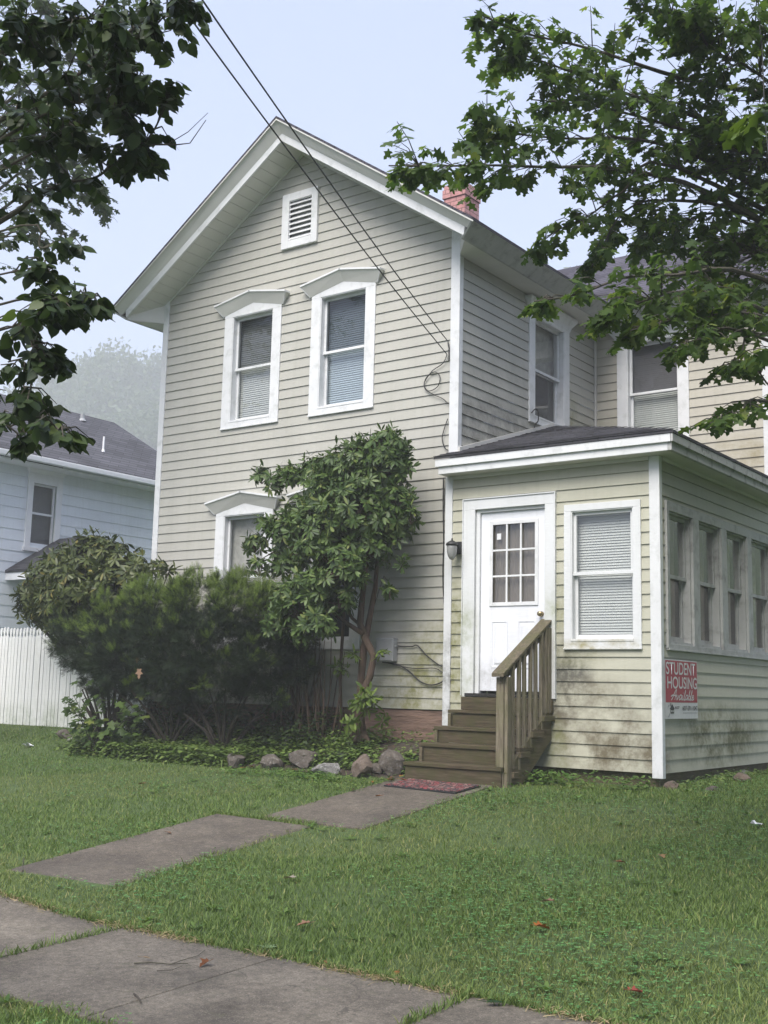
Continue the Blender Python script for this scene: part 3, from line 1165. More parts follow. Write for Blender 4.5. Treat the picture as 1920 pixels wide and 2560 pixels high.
# shingle courses stepping up the front slope
mb = MB()
nst = 20
for k in range(nst):
    t = k / nst
    y = -.37 + (2.42 + .37) * t
    z = eZ + .031 + (4.52 - eZ) * t
    xr = 2.86 * (1 - t)
    xl_ = -.09 if y < 0 else 0.0
    if xr - xl_ < .08: continue
    dy = (2.79) / nst; dz = (4.52 - eZ) / nst
    n_ = 14
    for q in range(n_):
        xa, xb = xl_ + (xr - xl_) * q / n_, xl_ + (xr - xl_) * (q + 1) / n_
        j = random.uniform(.004, .013)
        mb.loft([(xa, y - .01, z), (xb, y - .01, z), (xb, y + dy, z + dz), (xa, y + dy, z + dz)],
                [(xa, y - .01, z + j), (xb, y - .01, z + j), (xb, y + dy, z + dz + .002), (xa, y + dy, z + dz + .002)])
mb.build('porch_shingles', M['roof_porch'], house)
# wall flashing up the side wall
mb = MB()
mb.loft([(.016, -.02, 3.765), (.016, 2.36, 4.535), (.016, 2.36, 4.585), (.016, -.02, 3.815)],
        [(.05, -.02, 3.765), (.05, 2.36, 4.535), (.05, 2.36, 4.585), (.05, -.02, 3.815)])
mb.build('roof_flashing', M['soffit'], house)
# porch fascia boards, front
mb = MB()
mb.box(-.075, 2.825, -.36, -.335, 3.525, 3.612)
mb.box(-.045, 2.785, -.333, -.30, 3.44, 3.548)
mb.build('porch_fascia', M['trim'], house, bevel=.003)
mb = MB()
mb.box(2.83, 2.853, -.36, 3.72, 3.525, 3.612)
mb.box(2.787, 2.828, -.333, 3.72, 3.44, 3.548)
mb.build('porch_fascia', M['fascia_side'], house, bevel=.003)
mb = MB()
mb.box(-.045, 2.786, -.299, -.09, 3.441, 3.452); mb.box(2.585, 2.786, -.089, 3.7, 3.441, 3.452)
mb.build('porch_soffit', M['soffit'], house)
mb = MB()
mb.box(.03, 2.487, PY - .034, PY - .012, 3.40, 3.44); mb.box(PX + .012, PX + .034, -.05, 3.7, 3.40, 3.44)
mb.build('porch_frieze', M['soffit'], house)
mb = MB(); mb.box(.02, 2.56, -.09, 3.7, .72, .86)
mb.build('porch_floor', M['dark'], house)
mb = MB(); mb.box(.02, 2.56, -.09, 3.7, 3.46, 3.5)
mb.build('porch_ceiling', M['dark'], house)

# front door ----------------------------------------------------------------
Tp = TF(0, PY)
mb = MB(Tp)
ci0, ci1, ct = .345, 1.255, 3.02
mb.box(T0, ci0, .002, .032, TZ0 - .012, ct); mb.box(ci1, T1, .002, .032, TZ0 - .012, ct); mb.box(T0, T1, .002, .032, ct, TZ1)
mb.box(T0 - .012, T0, .0, .045, TZ0, TZ1 + .015); mb.box(T1, T1 + .012, .0, .045, TZ0 - .012, TZ1 + .015); mb.box(T0, T1, .0, .045, TZ1, TZ1 + .015)
mb.box(ci0 - .004, ci0 + .05, -.11, -.005, TZ0, ct); mb.box(ci1 - .02, ci1 + .004, -.11, -.005, TZ0, ct); mb.box(ci0 + .05, ci1 - .02, -.11, -.005, 2.983, ct + .01)
mb.build('door_frame', M['trim_porch'], house, bevel=.003)
d0, d1, dz0, dz1 = .397, 1.233, .945, 2.98
g0, g1, gz0, gz1 = .535, 1.125, 1.92, 2.855
mb = MB(Tp)
n0, n1 = -.075, -.033
mb.box(d0, g0, n0, n1, dz0, dz1); mb.box(g1, d1, n0, n1, dz0, dz1); mb.box(g0, g1, n0, n1, gz1, dz1); mb.box(g0, g1, n0, n1, dz0, gz0)
door = mb.build('front_door', M['door'], house, bevel=.003)
mb = MB(Tp)
t = .022
for (a, b, c, d) in ((g0 - .02, g0 + t, gz0 - .02, gz1 + .02), (g1 - t, g1 + .02, gz0 - .02, gz1 + .02), (g0 + t, g1 - t, gz1 - t, gz1 + .02), (g0 + t, g1 - t, gz0 - .02, gz0 + t)):
    mb.box(a, b, n1, n1 + .012, c, d)
gi0, gi1, gj0, gj1 = g0 + t, g1 - t, gz0 + t, gz1 - t
for k in (1, 2):
    s = gi0 + (gi1 - gi0) * k / 3
    mb.box(s - .011, s + .011, n1 - .012, n1 + .008, gj0, gj1)
for k in (1, 2):
    z = gj0 + (gj1 - gj0) * k / 3
    for q in range(3):
        a = gi0 + (gi1 - gi0) * q / 3 + (.011 if q else 0); b = gi0 + (gi1 - gi0) * (q + 1) / 3 - (.011 if q < 2 else 0)
        mb.box(a, b, n1 - .012, n1 + .0075, z - .011, z + .011)
mb.build('muntin_grille', M['trim'], door, bevel=.002)
mb = MB(Tp); mb.face([(g0, -.055, gz0), (g1, -.055, gz0), (g1, -.055, gz1), (g0, -.055, gz1)])
mb.build('door_glass', M['glass'], door)
mb = MB(Tp)
nc = 40
for k in range(nc):
    a, b = g0 - .02 + (g1 - g0 + .04) * k / nc, g0 - .02 + (g1 - g0 + .04) * (k + 1) / nc
    na, nb = -.095 + .008 * math.sin(k * 1.3), -.095 + .008 * math.sin((k + 1) * 1.3)
    mb.face([(a, na, gz0), (b, nb, gz0), (b, nb, gz1), (a, na, gz1)])
mb.build('door_curtain', M['curtain'], door)
mb = MB(Tp); mb.box(g0 + .06, g0 + .115, -.054, -.051, gz1 - .19, gz1 - .12)
mb.build('door_sticker', M['trim'], door)
mb = MB(Tp)
for (a, b) in ((.545, .755), (.89, 1.105)):
    z0_, z1_ = 1.205, 1.73
    e = .035
    # raised moulding ring and raised field
    mb.box(a, b, n1, n1 + .006, z0_, z0_ + .012); mb.box(a, b, n1, n1 + .006, z1_ - .012, z1_)
    mb.box(a, a + .012, n1, n1 + .006, z0_ + .012, z1_ - .012); mb.box(b - .012, b, n1, n1 + .006, z0_ + .012, z1_ - .012)
    mb.loft([(a + e, n1 + .0005, z0_ + e), (b - e, n1 + .0005, z0_ + e), (b - e, n1 + .0005, z1_ - e), (a + e, n1 + .0005, z1_ - e)],
            [(a + e + .02, n1 + .009, z0_ + e + .02), (b - e - .02, n1 + .009, z0_ + e + .02), (b - e - .02, n1 + .009, z1_ - e - .02), (a + e + .02, n1 + .009, z1_ - e - .02)])
mb.build('door_panel', M['door'], door)
mb = MB()
kc = np.array([1.185, PY - n1, 1.80])
kp = [(-.0, .03), (.006, .03), (.012, .012), (.03, .012), (.038, .024), (.05, .029), (.06, .026), (.066, .012)]
rings = []
for (yy, rr) in kp:
    rings.append([mb.add((kc[0] + rr * math.cos(2 * math.pi * q / 16), kc[1] - yy, kc[2] + rr * math.sin(2 * math.pi * q / 16))) for q in range(16)])
for Aq, Bq in zip(rings, rings[1:]):
    for q in range(16):
        mb.f.append([Aq[q], Aq[(q + 1) % 16], Bq[(q + 1) % 16], Bq[q]]); mb.m.append(0)
mb.f.append(rings[-1]); mb.m.append(0)
mb.build('door_knob', M['brass'], door, smooth=True)
mb = MB(Tp); mb.box(T0 + .05, T1 - .05, -.1, .05, TZ0 - .005, TZ0 + .03)
mb.build('door_threshold', M['dark'], house)

# porch front window
window(Tp, w0, w1, wz0, wz1, None, 'blind', 'blind', cas=.085, sill=.07, head=.075, rail=2.225, depth=.07, trim='trim_porch', upper_glass='glass')
# strip of windows down the porch side
Ts = TR(PX)
mb = MB(Ts)
ed = [S0, .115]
mul = [(.775, .96), (1.655, 1.83), (2.54, 2.70)]
P = .03
mb.box(S0, 3.72, .002, P, S2z - .10, S2z); mb.box(S0, 3.72, .002, P + .004, S1z, S1z + .05); mb.box(S0 - .004, 3.72, 0, P + .018, S1z - .02, S1z)
mb.box(S0, .115, .002, P, S1z + .05, S2z - .10); mb.box(S0 - .012, S0, 0, P + .008, S1z, S2z)
for a, b in mul:
    mb.box(a, b, -.02, P, S1z + .05, S2z - .10)
bank = mb.build('window_bank', M['trim_old'], house, bevel=.003)
bays = [(.115, .775), (.96, 1.655), (1.83, 2.54), (2.70, 3.5)]
for bi, (a, b) in enumerate(bays):
    z0_, z1_ = S1z + .05, S2z - .10
    zm = 2.20
    mb = MB(Ts)
    s = .04
    mb.box(a, a + .03, -.13, .0, z0_, z1_); mb.box(b - .03, b, -.13, .0, z0_, z1_); mb.box(a, b, -.13, .0, z1_ - .02, z1_); mb.box(a, b, -.13, .01, z0_, z0_ + .03)
    mb.box(a + .03, a + .03 + s, -.075, -.045, zm, z1_ - .02); mb.box(b - .03 - s, b - .03, -.075, -.045, zm, z1_ - .02)
    mb.box(a + .03 + s, b - .03 - s, -.075, -.045, z1_ - .06, z1_ - .02); mb.box(a + .03, b - .03, -.08, -.04, zm - .02, zm + .02)
    mb.box(a + .03, a + .03 + s, -.115, -.085, z0_ + .03, zm - .02); mb.box(b - .03 - s, b - .03, -.115, -.085, z0_ + .03, zm - .02)
    mb.box(a + .03 + s, b - .03 - s, -.115, -.085, z0_ + .03, z0_ + .09)
    mb.build('sash', M['trim_old'], bank, bevel=.002)
    mb = MB(Ts)
    mb.face([(a + .07, -.06, zm + .02), (b - .07, -.06, zm + .02), (b - .07, -.06, z1_ - .06), (a + .07, -.06, z1_ - .06)])
    mb.face([(a + .07, -.1, z0_ + .09), (b - .07, -.1, z0_ + .09), (b - .07, -.1, zm - .02), (a + .07, -.1, zm - .02)])
    mb.build('pane', M['glass'], bank)
    mb = MB(Ts)
    ncur = 26
    lo_, hi_ = (a + .25, b) if bi < 2 else (a, b)
    for k in range(ncur):
        p, q = lo_ + (hi_ - lo_) * k / ncur, lo_ + (hi_ - lo_) * (k + 1) / ncur
        mb.face([(p, -.20 + .02 * math.sin(k * 1.1), z0_), (q, -.20 + .02 * math.sin((k + 1) * 1.1), z0_), (q, -.20 + .02 * math.sin((k + 1) * 1.1), z1_), (p, -.20 + .02 * math.sin(k * 1.1), z1_)])
    mb.build('curtain', M['curtain'] if bi < 2 else M['lace'], bank)
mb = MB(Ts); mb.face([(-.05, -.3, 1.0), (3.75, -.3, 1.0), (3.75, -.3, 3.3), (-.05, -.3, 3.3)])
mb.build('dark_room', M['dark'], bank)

# ------------------------------------------------------------------ wall lamp, box, sign, steps
lx, lz = .125, 2.63
lamp = thing('wall_lamp', 'black lantern with a frosted glass jar beside the front door', 'wall lamp', (.14, PY - .02, 2.6))
mb = MB()
mb.box(.085, .178, PY - .065, PY - .016, 2.51, 2.655)
mb.box(.115, .15, PY - .15, PY - .06, 2.60, 2.64)
mb.build('bracket', M['black_metal'], lamp, bevel=.006)
lc = (.125, PY - .17, 0)
mb = MB(); mb.lathe((lc[0], lc[1], 2.60), [(.070, 0), (.073, .012), (.062, .03), (.03, .05), (.012, .058), (.010, .08), (.003, .085)], 20)
mb.build('lamp_cap', M['black_metal'], lamp, smooth=True)
mb = MB(); mb.lathe((lc[0], lc[1], 2.598), [(.057, 0), (.061, -.02), (.058, -.075), (.045, -.125), (.025, -.158), (.005, -.168)], 20)
mb.build('lamp_glass', M['frost'], lamp, smooth=True)

bx = thing('utility_box', 'grey square utility box on the front wall behind the rhododendron stems', 'utility box', (-.9, -.02, 1.4))
mb = MB(); mb.box(-1.06, -.80, -.115, -.018, 1.27, 1.55)
mb.build('box_body', M['grey_box'], bx, bevel=.01)
mb = MB(); mb.box(-1.045, -.815, -.121, -.1165, 1.285, 1.535); mb.box(-.80, -.785, -.08, -.04, 1.44, 1.48)
mb.build('box_cover', M['grey_box'], bx, bevel=.003)


def cable(name, pts, r, label, group=None, m='cable', cat='cable', seg=8):
    """smooth run through the points (Catmull-Rom)"""
    P = [np.array(p, float) for p in pts]
    Q = []
    for i in range(len(P) - 1):
        p0, p1, p2, p3 = P[max(i - 1, 0)], P[i], P[i + 1], P[min(i + 2, len(P) - 1)]
        for k in range(seg):
            t = k / seg
            Q.append(.5 * ((2 * p1) + (p2 - p0) * t + (2 * p0 - 5 * p1 + 4 * p2 - p3) * t * t + (3 * p1 - p0 - 3 * p2 + p3) * t ** 3))
    Q.append(P[-1])
    mb = MB(); mb.tube(Q, r, 6)
    o = mb.build(name, M[m], smooth=True)
    return tag(o, label, cat, group)


wy_ = -.035
cable('wall_cable', [(-.80, wy_, 1.46), (-.72, -.03, 1.452), (-.58, wy_, 1.45), (-.5, wy_, 1.46), (-.36, wy_, 1.34), (-.2, wy_, 1.24), (-.085, wy_, 1.19)], .007,
      'thin black cable running from the grey box down to the white porch corner')
cable('wall_cable', [(-.95, -.06, 1.262), (-.7, wy_, 1.21), (-.5, wy_, 1.19), (-.25, wy_, 1.195), (-.14, wy_, 1.15), (-.085, wy_, 1.16)], .006,
      'thin cable running nearly level under the grey box to the porch corner')
cable('wall_cable', [(-1.0, -.05, 1.262), (-.8, wy_, 1.24), (-.62, wy_, 1.16), (-.45, wy_, 1.04), (-.3, wy_, 1.0), (-.16, wy_, 1.03), (-.085, wy_, 1.10)], .008,
      'slack looping cable hanging lowest beside the white porch corner')
cable('wall_cable', [(-.17, -.03, 3.46), (-.165, wy_, 3.1), (-.15, wy_, 2.7), (-.155, wy_, 2.3), (-.13, wy_, 1.95), (-.09, wy_, 1.8)], .007,
      'black cable running down the wall just left of the porch corner board')
cable('wall_cable', [(-.13, -.03, 3.46), (-.14, wy_, 3.15), (-.11, wy_, 2.8), (-.105, wy_, 2.4), (-.1, wy_, 2.0), (-.09, wy_, 1.85)], .006,
      'second thinner black cable down the wall touching the porch corner board')
cable('wall_cable', [(-.11, -.03, 3.79), (-.16, -.03, 3.83), (-.19, -.04, 3.95), (-.15, wy_, 4.1), (-.115, wy_, 4.18)], .006,
      'short loop of cable where the porch roof meets the house corner')
# service drop wires
sd = [(-.15, -.03, 4.99), (-.13, -.03, 5.14)]
e1 = at(443, 0, 7.2); e2 = at(506, 0, 7.0)
for (a, e, lab) in ((sd[0], e1, 'lower of two black service wires sloping down to the house corner'),
                    (sd[1], e2, 'upper of two black service wires sloping down to the house corner')):
    a = np.array(a)
    d = e - a
    pts = []
    for k in range(11):
        t = k / 10 * 1.9
        p = a + d * t
        p[2] -= .36 * t * (1 - t / 1.9) - .17 * t
        pts.append(p)
    cable('service_wire', pts, .0065, lab, 'service wires to the house', cat='wire', seg=3)
cable('wall_cable', [(-.14, wy_, 4.985), (-.2, wy_, 4.88), (-.36, wy_, 4.80), (-.47, wy_, 4.66), (-.40, wy_, 4.56), (-.27, wy_, 4.60), (-.24, wy_, 4.72), (-.33, wy_, 4.79), (-.45, wy_, 4.72), (-.46, wy_, 4.6), (-.32, wy_, 4.50), (-.2, wy_, 4.44), (-.108, wy_, 4.36)], .0055,
      'thin grey wire curled in a loop under the service wires')
cable('wall_cable', [(-.13, wy_, 5.13), (-.12, wy_, 5.08), (-.113, wy_, 5.05), (-.112, wy_, 4.9)], .008, 'short black wire stub against the corner board')
cable('roof_cable', [(.04, 1.75, 4.60), (.07, 1.80, 4.66), (.075, 1.86, 4.64), (.07, 1.88, 4.52), (.06, 1.80, 4.45), (.08, 1.76, 4.40)], .008, 'small black cable looped over the upstairs window sill above the porch roof')
cable('overhead_wire', [at(1905, -300, 8.0), at(1896, 0, 7.6), at(1905, 120, 7.4), at(1912, 280, 7.2), at(1925, 420, 7.0), at(1960, 700, 6.8)], .004,
      'thin black wire hanging down in front of the maple', cat='wire')

# sign -------------------------------------------------------------------------
sign = thing('yard_sign', 'red and white rental sign on the porch side wall', 'sign', (PX + .03, .35, .69))
s_red = plain('sign_red', (.36, .035, .06), .45, .08, 20)
s_white = plain('sign_white', (.62, .62, .62), .5, .05, 20)
s_black = plain('sign_black', (.03, .032, .035), .5, .1)
SY0, SY1, SZ0, SZ1 = -.07, .82, .70, 1.312
sx = PX + .020


def sbow(y, z):
    return sx + .012 + .010 * math.sin((y - SY0) / (SY1 - SY0) * math.pi)


def sheet(y0, y1, z0, z1, dx, th=0.0):
    mb = MB()
    n = 10
    for i in range(n):
        a, b = y0 + (y1 - y0) * i / n, y0 + (y1 - y0) * (i + 1) / n
        mb.face([(sbow(a, z0) + dx, a, z0), (sbow(b, z0) + dx, b, z0), (sbow(b, z1) + dx, b, z1), (sbow(a, z1) + dx, a, z1)])
    return mb


pm = sheet(SY0, SY1, SZ0, SZ1, 0)
for i in range(10):
    a, b = SY0 + (SY1 - SY0) * i / 10, SY0 + (SY1 - SY0) * (i + 1) / 10
    pm.face([(sbow(a, SZ0) - .006, a, SZ0), (sbow(a, SZ1) - .006, a, SZ1), (sbow(b, SZ1) - .006, b, SZ1), (sbow(b, SZ0) - .006, b, SZ0)])
pm.build('sign_panel', s_white, sign)
sheet(SY0 + .012, SY1 - .012, .868, SZ1 - .012, .0015).build('red_field', s_red, sign)
tg = bpy.data


def text_mesh(body, y0, y1, z0, z1, mt, name, dx=.004, shear=0, bold=0.0):
    cu = bpy.data.curves.new(name, 'FONT')
    cu.body = body
    cu.shear = shear
    cu.offset = bold
    ob = bpy.data.objects.new(name, cu)
    sc.collection.objects.link(ob)
    dg = bpy.context.evaluated_depsgraph_get()
    me = bpy.data.meshes.new_from_object(ob.evaluated_get(dg))
    co = np.array([v.co[:] for v in me.vertices])
    bpy.data.objects.remove(ob); bpy.data.curves.remove(cu)
    lo, hi = co.min(0), co.max(0)
    u = (co[:, 0] - lo[0]) / (hi[0] - lo[0]); v = (co[:, 1] - lo[1]) / (hi[1] - lo[1])
    base = np.array(root_loc(sign))
    for i, vt in enumerate(me.vertices):
        y = y0 + u[i] * (y1 - y0); z = z0 + v[i] * (z1 - z0)
        vt.co = (sbow(y, z) + dx - base[0], y - base[1], z - base[2])
    me.materials.clear(); me.materials.append(mt)
    o = bpy.data.objects.new(name, me)
    sc.collection.objects.link(o)
    o.parent = sign
    return o


text_mesh('STUDENT', -.045, .745, 1.155, 1.285, s_white, 'lettering', bold=.012)
text_mesh('HOUSING', -.02, .79, 1.01, 1.135, s_white, 'lettering', bold=.012)
text_mesh('607', .16, .275, .80, .83, s_black, 'lettering', bold=.008)
text_mesh('607-591-1047', .36, .80, .785, .835, s_black, 'lettering', bold=.012)
# hand-lettered word in cursive strokes (unit letter boxes)
STROKES = {
    'A': [[(0, 0), (.12, .1), (.5, 1), (.62, 1.02), (.58, .5), (.56, 0)], [(-.1, .35), (.2, .5), (.75, .38)]],
    'v': [[(0, .5), (.1, .48), (.16, 0), (.42, .5)]],
    'a': [[(.42, .46), (.2, .52), (.04, .2), (.14, 0), (.36, .2), (.44, .48), (.42, .05), (.5, .02)]],
    'i': [[(.06, .5), (.04, .08), (.12, 0), (.2, .1)], [(.08, .72), (.1, .76)]],
    'l': [[(.02, .1), (.2, .9), (.14, 1.0), (.06, .3), (.1, -.06), (.22, .1)]],
    'b': [[(.02, .1), (.2, .9), (.14, 1.0), (.06, .3), (.1, .02), (.3, .06), (.34, .4), (.14, .42)]],
    'e': [[(.03, .22), (.3, .3), (.26, .5), (.08, .42), (.06, .08), (.22, 0), (.42, .16)]],
}
mb = MB()
word = [('A', .72), ('v', .46), ('a', .54), ('i', .26), ('l', .26), ('a', .54), ('b', .4), ('l', .26), ('e', .42)]
tot = sum(w for _, w in word)
cur = 0
for chx, wd in word:
    for st in STROKES[chx]:
        P = [np.array(p) for p in st]
        Q = []
        for i in range(len(P) - 1):
            p0, p1, p2, p3 = P[max(i - 1, 0)], P[i], P[i + 1], P[min(i + 2, len(P) - 1)]
            for k in range(6):
                t_ = k / 6
                Q.append(.5 * ((2 * p1) + (p2 - p0) * t_ + (2 * p0 - 5 * p1 + 4 * p2 - p3) * t_ * t_ + (3 * p1 - p0 - 3 * p2 + p3) * t_ ** 3))
        Q.append(P[-1])
        W = []
        for p in Q:
            yy = .07 + (cur + p[0] + p[1] * .22) / tot * .62
            zz = .895 + p[1] * .098
            W.append(np.array([yy, zz]))
        for i in range(len(W) - 1):
            d = W[i + 1] - W[i]
            nn = np.array([-d[1], d[0]]); nn = nn / (np.linalg.norm(nn) + 1e-9) * .0062
            q = [W[i] - nn - d * .2, W[i + 1] - nn + d * .2, W[i + 1] + nn + d * .2, W[i] + nn - d * .2]
            e = .0036 + .00002 * i
            mb.face([(sbow(a[0], a[1]) + e, a[0], a[1]) for a in q])
    cur += wd
mb.build('lettering', s_white, sign)
# small house emblem
mb = MB()


def sq(y0, y1, z0, z1, m=0, e=.004):
    mb.face([(sbow(y0, z0) + e, y0, z0), (sbow(y1, z0) + e, y1, z0), (sbow(y1, z1) + e, y1, z1), (sbow(y0, z1) + e, y0, z1)], m)


def tri(p, e=.004, m=0):
    mb.face([(sbow(a, b) + e, a, b) for a, b in p], m)


sq(.05, .135, .755, .80); tri([(.03, .80), (.155, .80), (.0925, .852)]); sq(.05, .066, .83, .86)
sq(.065, .082, .768, .79, 1, .005); sq(.10, .117, .768, .79, 1, .005)
tri([(-.03, .79), (.0, .84), (.035, .845), (.0, .825)], .004, 2); tri([(-.01, .72), (.03, .76), (.04, .75), (.01, .715)], .004, 2)
mb.build('house_emblem', [s_black, s_white, M['grey_box']], sign)
mb = MB(); sq(.37, .80, .758, .7615, 0)
mb.build('underline', s_black, sign)

# steps ---------------------------------------------------------------------------
steps = thing('wooden_steps', 'dark mossy wooden steps with a weathered handrail up to the front door', 'steps', (.7, -.6, -.03))
TR_Z = [.178, .370, .545, .727]
TR_Y = [-1.145, -.85, -.557, -.283]
SX0, SX1 = .10, 1.30
prev_y = PY - .003
for k in range(4):
    yb = TR_Y[k + 1] + .03 if k < 3 else PY - .018
    mb = MB()
    ext = .035
    mb.box(SX0, SX1 + (.01 if k == 0 else .05), TR_Y[k], yb - .004, TR_Z[k] - .038, TR_Z[k])
    mb.build('tread', M['tread'], steps, bevel=.004)
    mb = MB()
    zb = TR_Z[k - 1] + .002 if k else -.06
    mb.box(SX0 + .012, SX1 - .004, TR_Y[k] + .02, TR_Y[k] + .045, zb, TR_Z[k] - .040)
    mb.build('riser', M['tread'], steps, bevel=.003)
mb = MB(); mb.box(.195, 1.36, PY - .046, PY - .016, TR_Z[3] + .002, .872)
mb.build('riser', M['tread'], steps, bevel=.003)
for (xa, xb) in ((SX0 + .014, SX0 + .052), (SX1 + .0, SX1 + .038)):
    mb = MB()
    prof = [(-1.09, -.08), (-.97, -.08), (PY - .02, .50), (PY - .02, .685), (-.30, .685), (-.30, .50), (-.57, .50), (-.57, .325), (-.865, .325), (-.865, .135), (-1.12, .135)] if xa < .5 else \
        [(-1.02, -.08), (-.86, -.08), (PY - .02, .44), (PY - .02, .684), (-.30, .684), (-1.09, .13)]
    mb.loft([(xa, y, z) for y, z in prof], [(xb, y, z) for y, z in prof])
    mb.build('stringer', M['stringer'], steps, bevel=.003)
# newel post, wall post, cap, balusters, tread cleats
mb = MB(); mb.box(1.215, 1.305, -1.10, -1.01, .179, 1.085)
mb.box(1.262, 1.305, -1.10, -1.01, -.06, .140)
mb.build('newel_post', M['rail'], steps, bevel=.006)
mb = MB(); mb.box(1.306, 1.345, -1.085, -.995, -.05, 1.09)
mb.build('post_board', M['rail'], steps, bevel=.004)
yA, zA, yB, zB = -1.17, 1.105, -.112, 1.725
mb = MB()
for (x0_, x1_, off, th) in ((1.20, 1.345, 0, .04),):
    A = [(x0_, yA, zA - .02), (x1_, yA, zA - .02), (x1_, yA, zA + th - .02), (x0_, yA, zA + th - .02)]
    Bq = [(x0_, yB, zB - .02), (x1_, yB, zB - .02), (x1_, yB, zB + th - .02), (x0_, yB, zB + th - .02)]
    mb.loft(A, Bq)
mb.build('handrail', M['cap'], steps, bevel=.005)
mb = MB()
A = [(1.262, yA + .06, zA - .085), (1.30, yA + .06, zA - .085), (1.30, yA + .06, zA + .012), (1.262, yA + .06, zA + .012)]
Bq = [(1.262, yB, zB - .122), (1.30, yB, zB - .122), (1.30, yB, zB - .022), (1.262, yB, zB - .022)]
mb.loft(A, Bq)
mb.build('rail_support', M['cap'], steps, bevel=.004)


def rail_z(y):
    return zA + (zB - zA) * (y - yA) / (yB - yA) - .03


bal_y = [-.95, -.825, -.70, -.575, -.455, -.34, -.235]
for i, y in enumerate(bal_y):
    foot = [.19, .19, .38, .38, .56, .56, .69][i] - random.uniform(0, .06)
    mb = MB()
    lean = random.uniform(-.012, .012)
    xa = 1.303 + random.uniform(0, .004)
    A = [(xa, y - .019, foot), (xa + .037, y - .019, foot), (xa + .037, y + .019, foot), (xa, y + .019, foot)]
    zt = rail_z(y) + .005
    Bq = [(xa, y - .019 + lean, zt), (xa + .037, y - .019 + lean, zt), (xa + .037, y + .019 + lean, zt + .02), (xa, y + .019 + lean, zt + .02)]
    mb.loft(A, Bq)
    mb.build('baluster', M['rail'], steps, bevel=.003)
mb = MB(); mb.box(1.27, 1.345, -.205, -.125, .70, 1.64)
mb.build('wall_post', M['rail'], steps, bevel=.004)
for z, y0_, y1_ in ((.30, -.86, -.66), (.50, -.60, -.36), (.665, -.36, -.12), (.10, -1.0, -.9)):
    mb = MB(); mb.box(1.341, 1.375, y0_, y1_, z - .03, z + .03)
    mb.build('tread_cleat', M['stringer'], steps, bevel=.004)


# door mat
def mat_rubber():
    m, nt, N, L, B = new_mat('mat_pebbles')
    geo = N.new('ShaderNodeNewGeometry')
    v = N.new('ShaderNodeTexVoronoi'); v.feature = 'DISTANCE_TO_EDGE'; v.inputs['Scale'].default_value = 24
    mp = N.new('ShaderNodeMapping'); mp.inputs['Scale'].default_value = (1, 1, .01)
    L.new(geo.outputs['Position'], mp.inputs['Vector'])
    L.new(mp.outputs['Vector'], v.inputs['Vector'])
    v2 = N.new('ShaderNodeTexVoronoi'); v2.inputs['Scale'].default_value = 24
    L.new(mp.outputs['Vector'], v2.inputs['Vector'])
    sp = N.new('ShaderNodeSeparateColor'); L.new(v2.outputs['Color'], sp.inputs[0])
    r = N.new('ShaderNodeValToRGB'); r.color_ramp.interpolation = 'CONSTANT'
    e = r.color_ramp.elements
    e[0].color = (.23, .045, .05, 1); e[1].position = .35; e[1].color = (.19, .10, .095, 1)
    x = e.new(.6); x.color = (.30, .17, .15, 1); x = e.new(.82); x.color = (.08, .05, .055, 1)
    L.new(sp.outputs[0], r.inputs['Fac'])
    k = mth(N, L, 'LESS_THAN', v.outputs['Distance'], .11)
    L.new(mix(N, L, k, r.outputs['Color'], (.012, .01, .01)), B.inputs['Base Color'])
    B.inputs['Roughness'].default_value = .8
    bump(N, L, B, v.outputs['Distance'], .6, .01)
    return m


M['mat'] = mat_rubber()
dm = thing('door_mat', 'red and black pebble-pattern doormat on the path below the steps', 'doormat', (.64, -1.42, -.03))
mb = MB()
q = [(.17, -1.585), (1.10, -1.675), (1.135, -1.25), (.205, -1.17)]
zf = lambda x, y: path_z(x, y) + .004
mb.loft([(x, y, zf(x, y)) for x, y in q], [(x, y, zf(x, y) + .012) for x, y in q])
mb.build('mat_border', M['black_metal'], dm)
mb = MB()
cxm, cym = .65, -1.42
q2 = [(cxm + (x - cxm) * .965, cym + (y - cym) * .93) for x, y in q]
mb.loft([(x, y, zf(x, y) + .0122) for x, y in q2], [(x, y, zf(x, y) + .018) for x, y in q2])
mb.build('mat_surface', M['mat'], dm)

# ================================================================== NEIGHBOURING PLACE
nb = thing('house', 'pale blue two-storey house with dark shingled roof beyond the white fence', 'house', (-14.8, 0, .25))
NX = -11.55
M['blue'] = siding_mat('blue_siding', (.74, .785, .83), [])  # wall colour lightened, part of the fog's veil is in the paint
M['n_trim'] = plain('blue_house_trim', (.76, .77, .78), .5, .04)
mb = MB(TR(NX))
NWH = [(2.53, 3.40, 3.52, 5.07)]
siding(mb, .2, 5.16, lambda z: -9, lambda z: 7.2, [(2.60, 3.28, 3.62, 4.90)], zref=3.0, exp=.21, lap=.012)
mb.build('side_wall', M['blue'], nb)
mb = MB(lambda s, n, z: (s, 7.2 + n, z))
siding(mb, .2, 7.2, lambda z: max(NX - 6.6, NX - 3.3 - (7.25 - z) / .6), lambda z: min(NX, NX - 3.3 + (7.25 - z) / .6), zref=3.0, exp=.21)
mb.build('rear_wall', M['blue'], nb)
mb = MB()
ez, rz, rx = 5.24, 7.31, -14.85
for sg in (1, -1):
    xe = rx + sg * 3.75
    a = [(rx, -9.5, rz), (xe, -9.5, ez - .02), (xe, 7.43, ez - .02), (rx, 7.43, rz)]
    if sg < 0: a = a[::-1]
    mb.loft(a, [(p[0], p[1], p[2] + .04) for p in a])
mb.build('roof', shingle_mat('neighbour_shingles', (.085, .085, .095), .085, .5), nb)
mb = MB()
gx = rx + 3.75
mb.box(gx - .02, gx + .09, -9.5, 7.4, ez - .12, ez - .01)
mb.build('gutter', M['n_trim'], nb, bevel=.015)
